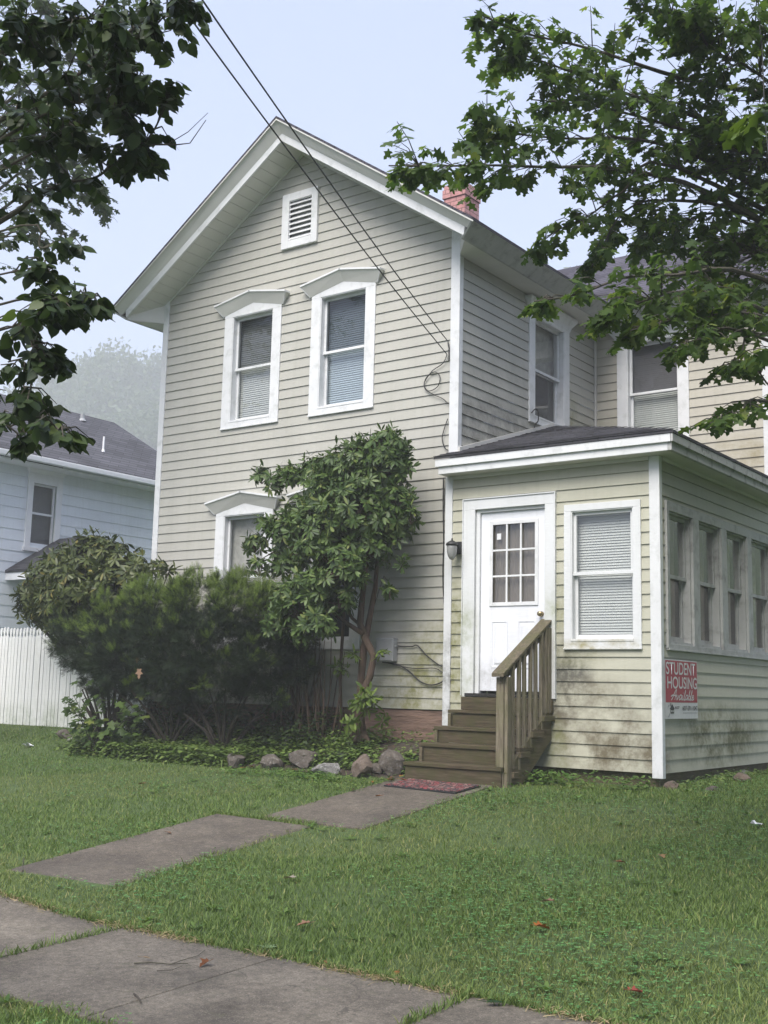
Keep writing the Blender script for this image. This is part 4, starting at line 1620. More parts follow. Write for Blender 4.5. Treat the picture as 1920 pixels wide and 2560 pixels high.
mb = MB(); mb.box(NX - .05, gx - .022, -9.5, 7.35, ez - .16, ez - .135)
mb.build('soffit', M['n_trim'], nb)
mb = MB(TR(NX))
mb.box(2.53, 2.66, .005, .04, 3.52, 5.0); mb.box(3.22, 3.36, .005, .04, 3.52, 5.0); mb.box(2.66, 3.22, .005, .04, 4.80, 5.0); mb.box(2.5, 3.39, .0, .05, 3.45, 3.53)
mb.loft([(2.53, .04, 5.0), (3.36, .04, 5.0), (3.36, 0, 5.0), (2.53, 0, 5.0)], [(2.46, .10, 5.12), (3.44, .10, 5.12), (3.44, 0, 5.12), (2.46, 0, 5.12)])
nw = mb.build('window', M['n_trim'], nb, bevel=.004)
mb = MB(TR(NX)); mb.box(2.66, 2.70, -.06, -.02, 3.55, 4.8); mb.box(3.18, 3.22, -.06, -.02, 3.55, 4.8); mb.box(2.70, 3.18, -.06, -.02, 4.19, 4.23); mb.box(2.70, 3.18, -.06, -.02, 3.55, 3.6); mb.box(2.7, 3.18, -.06, -.02, 4.76, 4.8)
mb.build('sash', M['n_trim'], nw)
mb = MB(TR(NX)); mb.face([(2.7, -.04, 3.6), (3.18, -.04, 3.6), (3.18, -.04, 4.76), (2.7, -.04, 4.76)])
mb.build('pane', M['glass'], nw)
mb = MB(TR(NX)); mb.face([(2.6, -.12, 3.5), (3.3, -.12, 3.5), (3.3, -.12, 4.9), (2.6, -.12, 4.9)])
mb.build('curtain', M['dark_blind'], nw)
# vent pipes
vp = (-12.5, 5.15, 5.55)
pz = lambda x: rz - .55 * (rx * 0 + abs(x - rx))
for (x, y, r, h, mt) in ((-12.25, 4.95, .022, .36, 'n_trim'), (-14.3, 6.0, .05, .2, 'grey_box')):
    z0 = ez + (rz - ez) * (1 - abs(x - rx) / 3.75)
    mb = MB(); mb.tube([(x, y, z0 - .05), (x, y, z0 + h)], r, 10); mb.tube([(x, y, z0 + .02), (x, y, z0 + .09)], [r * 1.9, r * 1.1], 10)
    mb.build('vent_pipe', M[mt], nb)
# side-door hood
mb = MB()
y0_, y1_, yr = 2.15, 4.55, 3.35
xw, xo = NX + .01, NX + 1.25
for (ya, yb_) in ((y0_, yr), (yr, y1_)):
    za, zb_ = (2.98, 3.72) if ya == y0_ else (3.72, 2.98)
    mb.loft([(xw, ya, za), (xo, ya, za), (xo, yb_, zb_), (xw, yb_, zb_)], [(xw, ya, za + .05), (xo, ya, za + .05), (xo, yb_, zb_ + .05), (xw, yb_, zb_ + .05)])
hood = mb.build('door_hood', M['roof_porch'], nb)
mb = MB(); mb.box(xw, xo - .02, y0_ + .02, y0_ + .1, 2.84, 2.975); mb.box(xo - .1, xo - .02, y0_ + .1, y1_ - .1, 2.84, 2.975); mb.box(xw, xo - .02, y1_ - .1, y1_ - .02, 2.84, 2.975)
mb.loft([(xo - .03, y0_ + .1, 2.98), (xo - .03, y1_ - .1, 2.98), (xo - .03, yr, 3.69)], [(xo - .08, y0_ + .1, 2.98), (xo - .08, y1_ - .1, 2.98), (xo - .08, yr, 3.69)])
mb.build('hood_trim', M['n_trim'], hood)

# white fence
M['fence'] = siding_mat('fence_paint', (.80, .81, .80), [(-7, .35, .35, 3.0, .5, .35, (.35, .4, .3), .8)])
fence = thing('picket_fence', 'tall white painted picket fence between the two houses', 'fence', (-7.4, .35, .25))
mb = MB()
x = -5.25
FY = .35
while x > -9.6:
    w = .036
    zb_ = gz(x, FY) - random.uniform(.02, .06); zt = 1.80 + random.uniform(-.012, .012)
    dx = random.uniform(-.004, .004)
    prof = [(-w, zb_), (w, zb_), (w, zt - .17), (w * .45, zt - .13), (w * .8, zt - .07), (w * .55, zt - .02), (0, zt), (-w * .55, zt - .02), (-w * .8, zt - .07), (-w * .45, zt - .13), (-w, zt - .17)]
    j = random.uniform(-.003, .003)
    mb.loft([(x + a + dx, FY - .012 + j, z) for a, z in prof], [(x + a + dx, FY + .008 + j, z) for a, z in prof])
    x -= .084
mb.build('pickets', M['fence'], fence)
for z in (.55, 1.45):
    mb = MB(); mb.box(-9.6, -5.2, FY + .012, FY + .05, z, z + .09)
    mb.build('rail', M['fence'], fence)
x = -5.6
while x > -9.6:
    mb = MB(); mb.box(x - .05, x + .05, FY + .052, FY + .15, -.1, 1.7)
    mb.build('post', M['fence'], fence)
    x -= 2.4

# parked white car behind the fence
car_p = on_x(62, 1560, -9.85)
M['car_paint'] = plain('car_paint', (.72, .74, .77), .25, .03)
M['car_glass'] = plain('car_glass', (.03, .06, .08), .1, .1)
M['tyre'] = plain('tyre', (.02, .02, .02), .8, .1)
ycar = float(car_p[1]); zr = float(car_p[2])
car = thing('parked_car', 'white car parked behind the picket fence with only its roof showing', 'car', (-10.6, ycar - 2, .15))
prof = [(0.0, .45), (0.02, .95), (.25, 1.05), (.30, 1.08), (.62, zr - .37), (.78, zr - .27), (2.6, zr - .25), (3.0, zr - .33), (3.6, 1.08), (4.5, .98), (4.6, .7), (4.6, .45)]
prof = [(ycar + .55 - a, z + .02) for a, z in prof]
mb = MB()
mb.loft([(-11.45, y, z) for y, z in prof], [(-9.85, y, z) for y, z in prof])
mb.build('body', M['car_paint'], car, bevel=.05)
mb = MB()
sw = [(.50, 1.36), (.80, zr - .14), (2.55, zr - .12), (2.9, zr - .2), (3.4, 1.36)]
sw = [(ycar + .55 - a, z) for a, z in sw]
mb.loft([(-9.852, y, z) for y, z in sw], [(-9.835, y, z) for y, z in sw])
mb.build('side_window', M['car_glass'], car)
for yy in (ycar - .4, ycar - 3.1):
    mb = MB(); mb.tube([(-10.03, yy, .45), (-9.83, yy, .45)], .33, 18)
    wh = mb.build('wheel', M['tyre'], car)
    mb = MB(); mb.tube([(-9.829, yy, .45), (-9.815, yy, .45)], .2, 14)
    mb.build('rim', M['grey_box'], wh)

# ================================================================== PLANTS
def half_leaf(pts, fold=.12, droop=.10):
    """mirror an outline of (x, y) into two folded halves: verts, faces"""
    V, F = [], []
    mid = [p for p in pts if abs(p[1]) < 1e-6]
    idx = {}
    def add(x, y):
        V.append((x, y, -fold * abs(y) - droop * x * x))
        return len(V) - 1
    up = []; dn = []
    for (x, y) in pts:
        if abs(y) < 1e-6:
            i = add(x, 0); up.append(i); dn.append(i)
        else:
            up.append(add(x, y)); dn.append(add(x, -y))
    F.append(up[::-1]); F.append(dn)
    return V, F


MAPLE = half_leaf([(0, 0), (-.10, .16), (-.06, .40), (.16, .24), (.26, .38), (.46, .62), (.47, .36), (.60, .16), (.76, .24), (1.0, 0)], .18, .14)
HEART = half_leaf([(0, 0), (-.06, .18), (.02, .34), (.2, .43), (.45, .41), (.68, .28), (.84, .12), (1.02, 0)], .14, .12)
OVATE = half_leaf([(0, 0), (.12, .16), (.38, .26), (.68, .20), (1.0, 0)], .2, .12)
RHODO = half_leaf([(0, 0), (.10, .045), (.38, .135), (.68, .145), (.90, .08), (1.0, 0)], .25, .25)
ROUND3 = half_leaf([(0, 0), (.35, .28), (.75, .30), (1.0, 0)], .1, .05)


def tint_noise(P, s):
    return np.sin(P[:, 0] * s + 1.3) * np.cos(P[:, 1] * s * 1.3) * np.sin(P[:, 2] * s * .9 + .4)


def twig_mb():
    return MB()


M['bark'] = wood_mat('bark', (.035, .03, .025), (.11, .095, .08), 2, (.10, .11, .07), .35, 5)
M['bark_dark'] = wood_mat('dark_bark', (.02, .017, .014), (.06, .05, .042), 2, None, 0, 5)
M['bark_red'] = wood_mat('reddish_bark', (.05, .035, .028), (.15, .10, .078), 2, (.08, .08, .045), .3, 5)
M['maple_leaf'] = leaf_mat('maple_leaf', (.038, .072, .020), (.105, .165, .042), (.21, .25, .06), .5)
M['maple_far'] = leaf_mat('maple_far_leaf', (.045, .07, .03), (.09, .125, .055), None, .3)  # leaf colour kept paler so distant crowns look more faded by haze
M['heart_leaf'] = leaf_mat('heart_leaf', (.020, .036, .015), (.050, .078, .026), (.10, .14, .04), .3, .45)
M['rhodo_leaf'] = leaf_mat('rhododendron_leaf', (.030, .060, .016), (.090, .145, .034), (.16, .19, .05), .16, .5, .35)
M['rhodo_olive'] = leaf_mat('olive_rhododendron_leaf', (.04, .06, .016), (.10, .125, .035), (.20, .17, .04), .15, .45, .4)
M['yew'] = leaf_mat('yew_needles', (.007, .015, .007), (.024, .042, .016), None, .08, .6, .2)
M['yew_new'] = leaf_mat('yew_new_growth', (.075, .125, .022), (.19, .26, .055), None, .2, .6, .2)
M['sprout'] = leaf_mat('sprout_leaf', (.06, .10, .018), (.14, .20, .04), None, .3)
M['cover'] = leaf_mat('ground_cover_leaf', (.065, .11, .026), (.15, .22, .058), (.23, .28, .09), .25)
M['weed'] = leaf_mat('weed_leaf', (.05, .11, .018), (.13, .21, .05), None, .3)
M['grass'] = leaf_mat('grass_blade', (.074, .124, .028), (.165, .240, .062), (.32, .30, .12), .25, .55, .25)
M['grass_dry'] = leaf_mat('pale_grass_blade', (.095, .136, .036), (.20, .25, .072), (.36, .31, .15), .25, .55, .25)
M['grass_long'] = leaf_mat('long_grass_blade', (.10, .17, .035), (.2, .28, .08), None, .3, .5, .25)
M['clover'] = leaf_mat('clover_leaf', (.055, .150, .042), (.125, .275, .085), (.21, .33, .12), .25)
M['brown_leaf'] = leaf_mat('dead_leaf', (.12, .05, .02), (.26, .13, .05), None, .15, .8, .1)


def bough(path, D0, D1, up, down, n, size, tmpl, sink, branch, r0=.006, r1=.03, dj=.35, tipw=.25, tw=.35, drop=.5, skip_tip=0.0, bias=1.15):
    """path: (px, py) from the tip to the trunk end; leaves on side twigs around a tapered limb with real depth"""
    P = [np.array(p, float) for p in path]
    seg = [0.0]
    for a, b in zip(P, P[1:]): seg.append(seg[-1] + np.linalg.norm(b - a))
    L = seg[-1]
    W = []
    for p, s in zip(P, seg):
        W.append(at(p[0], p[1], D0 + (D1 - D0) * s / L))
    bend = [w + np.array([0, 0, random.uniform(-.03, .03)]) for w in W]
    rad = [r0 + (r1 - r0) * (s / L) ** 1.3 for s in seg]
    # Catmull-Rom refinement
    Q, Rr = [], []
    for i in range(len(bend) - 1):
        p0, p1, p2, p3 = bend[max(i - 1, 0)], bend[i], bend[i + 1], bend[min(i + 2, len(bend) - 1)]
        for k in range(4):
            t = k / 4
            Q.append(.5 * ((2 * p1) + (p2 - p0) * t + (2 * p0 - 5 * p1 + 4 * p2 - p3) * t * t + (3 * p1 - p0 - 3 * p2 + p3) * t ** 3))
            Rr.append(rad[i] + (rad[i + 1] - rad[i]) * t)
    Q.append(bend[-1]); Rr.append(rad[-1])
    branch.tube(Q, Rr, 6)
    Q = np.array(Q)
    pos, tip, nrm = [], [], []
    ntw = max(3, n // 7)
    for k in range(ntw):
        t = (random.random() ** bias) * (1 - skip_tip)
        if k < 4: t = .02 * k
        f = t * (len(Q) - 1)
        i = int(f); fr = f - i
        c = Q[i] * (1 - fr) + Q[min(i + 1, len(Q) - 1)] * fr
        wd = tipw + (1 - tipw) * min(1, t / .35)
        D = (c - CAM_C) @ _fw
        m = D / CAM_F
        oy = random.uniform(-down, up) * wd * m
        ox = random.gauss(0, .6) * (up + down) * .5 * wd * m
        od = random.gauss(0, dj)
        e = c + _up * oy + _rt * ox + _fw * od
        c2 = Q[min(len(Q) - 1, i + 2)]
        midp = (c2 + e) / 2 + np.array([0, 0, .03])
        branch.tube([c2, midp, e], [.004, .003, .0018], 4, caps=False)
        dirv = unit(e - c2)
        for q in range(7):
            u = random.uniform(.45, 1.05)
            pp = c2 * (1 - u) ** 2 + 2 * midp * u * (1 - u) + e * u * u if u <= 1 else e
            a = random.uniform(0, 2 * math.pi)
            out = np.array([math.cos(a), math.sin(a), random.uniform(-drop - .45, .25 - drop)]) * .8 + dirv * .5
            pos.append(pp + unit(out) * size * random.uniform(.15, .6)); tip.append(out)
            nrm.append(np.array([random.gauss(0, .45), random.gauss(0, .45), 1.0]))
    pos, tip, nrm = np.array(pos), np.array(tip), np.array(nrm)
    sink.append((tmpl[0], tmpl[1], pos, frames(tip, nrm), rng.uniform(.65, 1.25, len(pos)) * size))


def merge(sink):
    return (sink[0][0], sink[0][1], np.concatenate([s[2] for s in sink]), np.concatenate([s[3] for s in sink]), np.concatenate([s[4] for s in sink]))


# ---- right maple ------------------------------------------------------------
tr_p = at(2330, 1500, 8.6)
mroot = thing('maple_tree', 'green maple reaching in from the right over the porch roof', 'tree', (tr_p[0], tr_p[1], gz(tr_p[0], tr_p[1])))
br = MB(); sink = []
tp = lambda z: (tr_p[0] + .03 * z, tr_p[1], z)
br.tube([tp(gz(tr_p[0], tr_p[1]) - .1), tp(.4), tp(2), tp(3.6), tp(5.2), tp(7.0)], [.24, .2, .17, .145, .11, .06], 12)
K = MAPLE
SZ = .070
RB = [
    ([(1186, 28), (1307, 85), (1481, 133), (1712, 190), (2000, 260), (2300, 420)], 7.2, 8.6, 60, 80, 480),
    ([(1240, 110), (1390, 175), (1560, 230), (1760, 290), (2300, 520)], 7.5, 8.6, 70, 90, 560),
    ([(1330, 250), (1500, 270), (1700, 330), (2000, 420), (2300, 640)], 7.8, 8.6, 75, 75, 520),
    ([(1174, 316), (1278, 326), (1423, 350), (1597, 350), (1800, 420), (2300, 700)], 7.3, 8.6, 40, 75, 560),
    ([(972, 412), (1134, 412), (1238, 402), (1365, 415), (1539, 430), (1800, 500), (2320, 800)], 6.9, 8.6, 28, 52, 560),
    ([(1336, 628), (1400, 580), (1470, 535), (1560, 470), (1700, 430), (2320, 760)], 7.4, 8.6, 40, 50, 300),
    ([(1480, 668), (1510, 600), (1560, 540), (1660, 500), (1900, 560), (2320, 860)], 7.6, 8.6, 60, 60, 330),
    ([(1590, 610), (1700, 560), (1850, 560), (2320, 800)], 8.0, 8.6, 90, 110, 560),
    ([(1336, 762), (1450, 738), (1560, 706), (1690, 680), (1900, 700), (2330, 930)], 6.3, 8.6, 30, 40, 170),
    ([(1500, 800), (1600, 760), (1720, 740), (1900, 760), (2330, 960)], 6.6, 8.6, 70, 90, 560),
    ([(1575, 830), (1660, 800), (1780, 790), (1950, 800), (2330, 1000)], 6.5, 8.6, 50, 55, 330),
    ([(1690, 880), (1760, 840), (1880, 830), (2330, 1030)], 6.5, 8.6, 45, 45, 190),
    ([(1815, 935), (1850, 880), (1930, 840), (2330, 1050)], 6.6, 8.6, 40, 40, 130),
    ([(1775, 1050), (1850, 1040), (1930, 1010), (2330, 1150)], 6.4, 8.6, 38, 42, 130),
    ([(1880, 900), (1930, 960), (2000, 980), (2330, 1120)], 6.6, 8.6, 60, 80, 110),
    ([(1562, 14), (1680, 30), (1800, 40), (2000, 120), (2300, 330)], 7.2, 8.6, 60, 60, 380),
    ([(1700, 60), (1800, 130), (1900, 180), (2300, 500)], 7.4, 8.6, 120, 130, 900),
    ([(1740, 330), (1850, 380), (1960, 420), (2300, 640)], 7.7, 8.6, 130, 140, 900),
    ([(1760, 620), (1860, 640), (1960, 660), (2320, 860)], 7.9, 8.6, 110, 120, 760),
]
for pth, D0, D1, up_, dn_, n_ in RB:
    bough(pth, D0, D1, up_, dn_, int(n_ * 1.12), SZ, K, sink, br, .004, .032, .3, .12)
# unseen rest of the crown, widened past its trunk to shade the porch side
cps, ctp, cnr = [], [], []
for k in range(230):
    d = unit(rng.normal(size=3))
    c = np.array([tr_p[0] + 1.3, tr_p[1] + 2.2, 5.6]) + d * np.array([4.2, 5.2, 3.4]) * rng.uniform(.35, 1)
    q = c - CAM_C; Dq = q @ _fw
    uu = 960 + CAM_F * (q @ _rt) / max(Dq, .1)
    if Dq > 0 and uu < 2250: continue
    if Dq <= 1.0: continue
    n_ = 110
    pp = c + unit(rng.normal(size=(n_, 3))) * rng.random((n_, 1)) ** .4 * np.array([.8, .8, .5])
    cps.append(pp); a = rng.uniform(0, 6.28, n_)
    ctp.append(np.stack([np.cos(a), np.sin(a), rng.uniform(-1, 0, n_)], 1)); cnr.append(np.stack([rng.normal(0, .4, n_), rng.normal(0, .4, n_), np.ones(n_)], 1))
    br.tube([(tr_p[0], tr_p[1], 4.5), (np.array([tr_p[0], tr_p[1], 5.0]) + c) / 2, c], [.05, .03, .008], 5)
cps, ctp, cnr = np.concatenate(cps), np.concatenate(ctp), np.concatenate(cnr)
sink.append((K[0], K[1], cps, frames(ctp, cnr), rng.uniform(.11, .18, len(cps))))
br.build('trunk', M['bark'], mroot)
scatter('crown', [merge(sink)], M['maple_leaf'], mroot)
# a nearer yellow-green spray of the same maple at the frame edge
sink = []; br2 = MB()
bough([(1880, 300), (1920, 285), (2000, 280), (2250, 420)], 4.6, 6.5, 25, 25, 30, .085, K, sink, br2, .003, .012, .08, .4)
scatter('young_leaves', [merge(sink)], M['sprout'], mroot)
br2.build('branch', M['bark'], mroot)

# ---- left broad-leaved tree ------------------------------------------------------
tl_p = at(-420, 1500, 5.4)
lroot = thing('heart_leaf_tree', 'dark broad-leaved tree whose branches hang in from the upper left', 'tree', (tl_p[0], tl_p[1], gz(tl_p[0], tl_p[1])))
br = MB(); sink = []
br.tube([(tl_p[0], tl_p[1], -.9), (tl_p[0], tl_p[1], .5), (tl_p[0], tl_p[1] + .02, 2.0), (tl_p[0] + .05, tl_p[1], 3.6)], [.2, .16, .13, .09], 12)
LB = [
    ([(485, 10), (430, 18), (385, 55), (330, 105), (255, 150), (180, 205), (75, 268), (0, 300), (-380, 520)], 4.7, 5.4, 35, 40, 240, .02),
    ([(375, 362), (330, 398), (290, 420), (240, 428), (160, 455), (80, 500), (0, 545), (-400, 760)], 4.8, 5.4, 34, 30, 190, .024),
    ([(430, 225), (400, 285), (372, 345), (330, 398)], 4.8, 4.85, 34, 30, 60, .006),
    ([(360, 200), (320, 225), (275, 210), (200, 240), (100, 280), (-400, 600)], 4.6, 5.4, 45, 60, 230, .016),
    ([(330, 300), (290, 260), (270, 200), (290, 130), (340, 60)], 4.7, 4.9, 40, 50, 150, .008),
    ([(300, 90), (240, 60), (150, 70), (60, 100), (-380, 420)], 4.4, 5.4, 60, 60, 240, .014),
    ([(190, 330), (120, 350), (40, 390), (-380, 640)], 4.6, 5.4, 60, 70, 170, .014),
    ([(60, 60), (20, 120), (-60, 240), (-380, 500)], 4.5, 5.4, 60, 80, 130, .014),
    ([(195, 612), (140, 612), (100, 600), (50, 575), (-380, 720)], 4.4, 5.2, 18, 32, 46, .008),
    ([(130, 665), (90, 668), (40, 660), (-380, 780)], 4.4, 5.2, 25, 40, 60, .008),
    ([(232, 742), (208, 755), (175, 775), (110, 750), (40, 740), (-380, 860)], 4.3, 5.2, 30, 38, 95, .01),
    ([(170, 800), (120, 790), (60, 780), (-380, 900)], 4.3, 5.2, 55, 50, 130, .01),
    ([(115, 900), (80, 860), (30, 830), (-380, 940)], 4.4, 5.2, 50, 50, 110, .01),
    ([(90, 1000), (60, 960), (20, 920), (-380, 1000)], 4.4, 5.2, 45, 60, 90, .01),
    ([(165, 1085), (125, 1075), (90, 1060), (40, 1070), (-380, 1060)], 4.2, 5.2, 22, 30, 52, .008),
    ([(60, 1100), (30, 1080), (-40, 1060), (-380, 1060)], 4.3, 5.2, 28, 30, 36, .008),
]
for pth, D0, D1, up_, dn_, n_, r1 in LB:
    bough(pth, D0, D1, up_, dn_, int(n_ * 1.75), .050, HEART, sink, br, .003, r1, .14, .55, drop=.7, bias=1.45)
# bare twigs
for tw in ([(330, 398), (375, 362), (420, 360), (470, 330), (520, 282)], [(375, 362), (440, 362), (475, 358), (515, 300)], [(330, 90), (390, 85), (428, 76)], [(20, 905), (60, 895), (110, 880), (140, 877)], [(60, 897), (130, 900), (155, 894)]):
    br.tube([at(a, b, 4.8) for a, b in tw], [.0035, .003, .0022, .0016, .001][:len(tw)], 5)
br.build('trunk', M['bark'], lroot)
scatter('crown', [merge(sink)], M['heart_leaf'], lroot)

# ---- maple beyond it, farther back at the left --------------------------------------
tb_p = at(-260, 1600, 16.5)
broot = thing('maple_tree', 'fine-leaved maple behind the broad-leaved tree at upper left', 'tree', (tb_p[0], tb_p[1], gz(tb_p[0], tb_p[1])))
br = MB(); sink = []
g0_ = gz(tb_p[0], tb_p[1])
br.tube([(tb_p[0], tb_p[1], g0_ - .1), (tb_p[0], tb_p[1], 3), (tb_p[0] + .2, tb_p[1], 7), (tb_p[0] + .3, tb_p[1], 11)], [.34, .28, .2, .08], 12)
for pth, up_, dn_, n_ in (
        ([(380, 30), (300, 50), (180, 80), (0, 140), (-250, 420)], 60, 60, 620),
        ([(300, 120), (200, 150), (80, 200), (-250, 500)], 60, 70, 620),
        ([(245, 235), (180, 250), (80, 280), (-250, 560)], 60, 60, 520),
        ([(215, 330), (150, 345), (60, 370), (-250, 640)], 60, 60, 520),
        ([(235, 470), (200, 450), (130, 430), (40, 440), (-250, 700)], 55, 50, 480),
        ([(238, 500), (215, 478), (170, 450), (60, 480), (-250, 740)], 30, 30, 200),
        ([(140, 540), (90, 530), (20, 540), (-250, 780)], 50, 55, 360),
        ([(110, 605), (60, 590), (0, 600), (-250, 820)], 40, 50, 200),
        ([(150, 30), (80, 40), (-20, 90), (-250, 380)], 80, 90, 520),
        ([(60, 250), (0, 300), (-250, 600)], 90, 110, 360)):
    bough(pth, 15.8, 16.5, up_, dn_, n_, .105, MAPLE, sink, br, .006, .05, .7, .35)
br.build('trunk', M['bark'], broot)
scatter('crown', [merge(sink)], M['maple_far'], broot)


# ---- rhododendrons: whorls on rounded masses ------------------------------------------
def whorls(blobs, Y, dens, leaf_len, nleaf=(7, 11), jit=.12, shell=(.55, 1.05), upb=.45):
    pos, tip, nrm, ends = [], [], [], []
    for b in blobs:
        px, py, rp = b[:3]
        yy = Y + (b[3] if len(b) > 3 else 0)
        c = on_y(px, py, yy)
        r = rp * ((c - CAM_C) @ _fw) / CAM_F
        nw_ = max(4, int(dens * 4 * math.pi * r * r))
        for _ in range(nw_):
            d = unit(rng.normal(size=3))
            if d[2] < -.55: continue
            p = c + d * r * rng.uniform(*shell) * np.array([1, .85, 1])
            if p[1] > -.14 and p[0] > XL - .1: p[1] = -.14 - abs(rng.normal() * .1)
            ax = unit(d + np.array([0, 0, upb]) + rng.normal(size=3) * .3)
            a0 = unit(np.cross(ax, [.3, .2, .9])); b0 = np.cross(ax, a0)
            k = random.randint(*nleaf)
            ph = random.random() * 6.28
            ends.append((c, p))
            sag = random.uniform(-.25, .35)
            for q in range(k):
                an = ph + 2 * math.pi * q / k + random.uniform(-.25, .25)
                rad = a0 * math.cos(an) + b0 * math.sin(an)
                dirv = rad + ax * sag * random.uniform(.5, 1.4) + np.array([0, 0, -.12])
                pos.append(p + rad * .012); tip.append(dirv); nrm.append(ax + rad * .2 + rng.normal(size=3) * .12)
            if random.random() < .6:      # upright new leaves in the centre
                for q in range(3):
                    an = random.random() * 6.28
                    rad = a0 * math.cos(an) + b0 * math.sin(an)
                    pos.append(p + ax * .02); tip.append(rad * .6 + ax); nrm.append(ax - rad)
    pos, tip, nrm = np.array(pos), np.array(tip), np.array(nrm)
    return (RHODO[0], RHODO[1], pos, frames(tip, nrm), rng.uniform(.7, 1.2, len(pos)) * leaf_len), ends


RY = -.62
rt_p = on_y(905, 1848, -.50)
rhodo = thing('rhododendron_tree', 'tall leggy rhododendron with bare stems in front of the ground-floor windows', 'shrub', (rt_p[0], rt_p[1], gz(rt_p[0], rt_p[1])))
blobs = [(965, 1135, 62), (900, 1150, 55), (985, 1170, 48), (860, 1175, 60), (790, 1185, 45), (720, 1195, 34), (655, 1190, 22), (690, 1210, 26),
         (930, 1215, 90, .1), (990, 1250, 42), (830, 1250, 80), (880, 1290, 95, -.15), (960, 1300, 60), (760, 1290, 55), (1028, 1290, 24),
         (720, 1330, 55, -.1), (665, 1310, 24), (640, 1360, 30), (800, 1350, 85, -.2), (920, 1370, 75), (650, 1420, 26), (1000, 1340, 38, .15),
         (730, 1400, 55), (850, 1420, 70, -.35), (780, 1470, 62, -.4), (715, 1500, 45, -.35), (760, 1540, 65, -.45), (690, 1560, 38, -.45), (800, 1560, 48, -.4), (850, 1500, 42, -.25),
         (745, 1590, 36, -.45), (975, 1475, 14, .1), (1000, 1410, 13, .1)]
tm, ends = whorls(blobs, RY, 74, .105, (8, 12), shell=(.7, 1.06))
scatter('crown', [tm], M['rhodo_leaf'], rhodo)
mb = MB()


def px(a, b, y=RY):
    return on_y(a, b, y)


stems = [
    ([(905, 1860), (900, 1800), (905, 1740), (925, 1690), (935, 1640), (915, 1600), (900, 1560), (905, 1500), (915, 1420), (905, 1300), (930, 1180)], [.07, .058, .048, .043, .042, .046, .042, .036, .03, .022, .01], -.5),
    ([(890, 1850), (900, 1760), (903, 1690), (910, 1620), (925, 1540), (938, 1470), (945, 1380), (975, 1250)], [.055, .045, .045, .045, .035, .03, .02, .01], -.42),
    ([(908, 1585), (870, 1560), (835, 1530), (790, 1490), (750, 1420), (720, 1330)], [.03, .026, .024, .02, .014, .008], -.55),
    ([(850, 1830), (852, 1760), (850, 1690), (855, 1610), (860, 1540), (870, 1440), (850, 1320)], [.022, .02, .02, .02, .02, .016, .008], -.3),
    ([(908, 1570), (880, 1545), (840, 1470), (800, 1400), (700, 1370), (650, 1400)], [.02, .02, .018, .014, .01, .005], -.5),
    ([(925, 1545), (960, 1440), (985, 1475)], [.01, .006, .004], -.3),
]
for pts, rr, y in stems:
    mb.tube([px(a, b, y) for a, b in pts], rr, 9)
for c, p in ends[::2]:
    mb.tube([c - np.array([0, 0, .1]), (c + p) / 2 + np.array([0, 0, -.03]), p], [.009, .007, .004], 4, caps=False)
for (a, b, y) in ((882, 1850, -.55), (925, 1852, -.55), (900, 1860, -.56)):
    mb.tube([px(905, 1835, -.5), px((a + 905) / 2, 1845, (y - .5) / 2), px(a, b + 8, y)], [.06, .04, .015], 7)
mb.build('stem', M['bark_red'], rhodo, smooth=True)
tm, ends = whorls([(880, 1640, 10), (855, 1680, 20, .1), (895, 1765, 30, -.1), (925, 1760, 26, -.1), (880, 1800, 26, -.12), (960, 1640, 20, .1), (950, 1795, 18, .1), (915, 1735, 14, -.1)], -.6, 40, .11, (5, 8))
scatter('young_leaves', [tm], M['sprout'], rhodo)

lr_p = on_y(310, 1700, -.05)
rh2 = thing('rhododendron', 'rounded olive-green rhododendron with yellowed leaves at the left house corner', 'shrub', (lr_p[0], -.25, gz(lr_p[0], -.25)))
LY = -.45
blobs2 = [(225, 1390, 55), (170, 1410, 55), (290, 1400, 50), (120, 1440, 52), (340, 1425, 42), (390, 1425, 24), (425, 1435, 16), (80, 1480, 40), (60, 1520, 26), (200, 1470, 80, -.2), (290, 1470, 70, -.15),
          (130, 1510, 55, -.1), (220, 1540, 60), (90, 1540, 30), (320, 1530, 55), (260, 1365, 26), (250, 1560, 60, .1), (150, 1555, 40, .1)]
tm, ends = whorls(blobs2, LY, 62, .122, shell=(.7, 1.08))
scatter('crown', [tm], M['rhodo_olive'], rh2)
mb = MB()
for c, p in ends[::3]:
    mb.tube([np.array([lr_p[0] + (c[0] - lr_p[0]) * .5, -.25 + (c[1] + .25) * .5, .9 + (c[2] - .9) * .4]), (c + p) / 2, p], [.014, .008, .004], 5, caps=False)
for k in range(6):
    a = random.random() * 6.28
    mb.tube([(lr_p[0] + .08 * math.cos(a), -.25 + .06 * math.sin(a), .1), (lr_p[0] + .3 * math.cos(a), -.35 + .2 * math.sin(a), .7), (lr_p[0] + .7 * math.cos(a), -.4 + .3 * math.sin(a), 1.6)], [.03, .024, .01], 7)
mb.build('stem', M['bark_dark'], rh2)


# ---- yew ---------------------------------------------------------------------------
def sprig(n=11, L=1.0, nl=.16, vee=.3):
    V, F = [], []
    for k in range(n):
        t = .12 + .88 * k / n
        for s in (-1, 1):
            x = t * L
            w = .020
            l = nl * (1 - .5 * t * t)
            i = len(V)
            V += [(x - w, 0, -.06 * x * x), (x + w, 0, -.06 * x * x), (x + l * .55, s * l, vee * l - .06 * x * x)]
            F.append((i, i + 1, i + 2) if s > 0 else (i + 1, i, i + 2))
    i = len(V)
    V += [(0, -.012, 0), (L, -.004, -.06), (L, .004, -.06), (0, .012, 0)]
    F.append((i, i + 1, i + 2, i + 3))
    return V, F


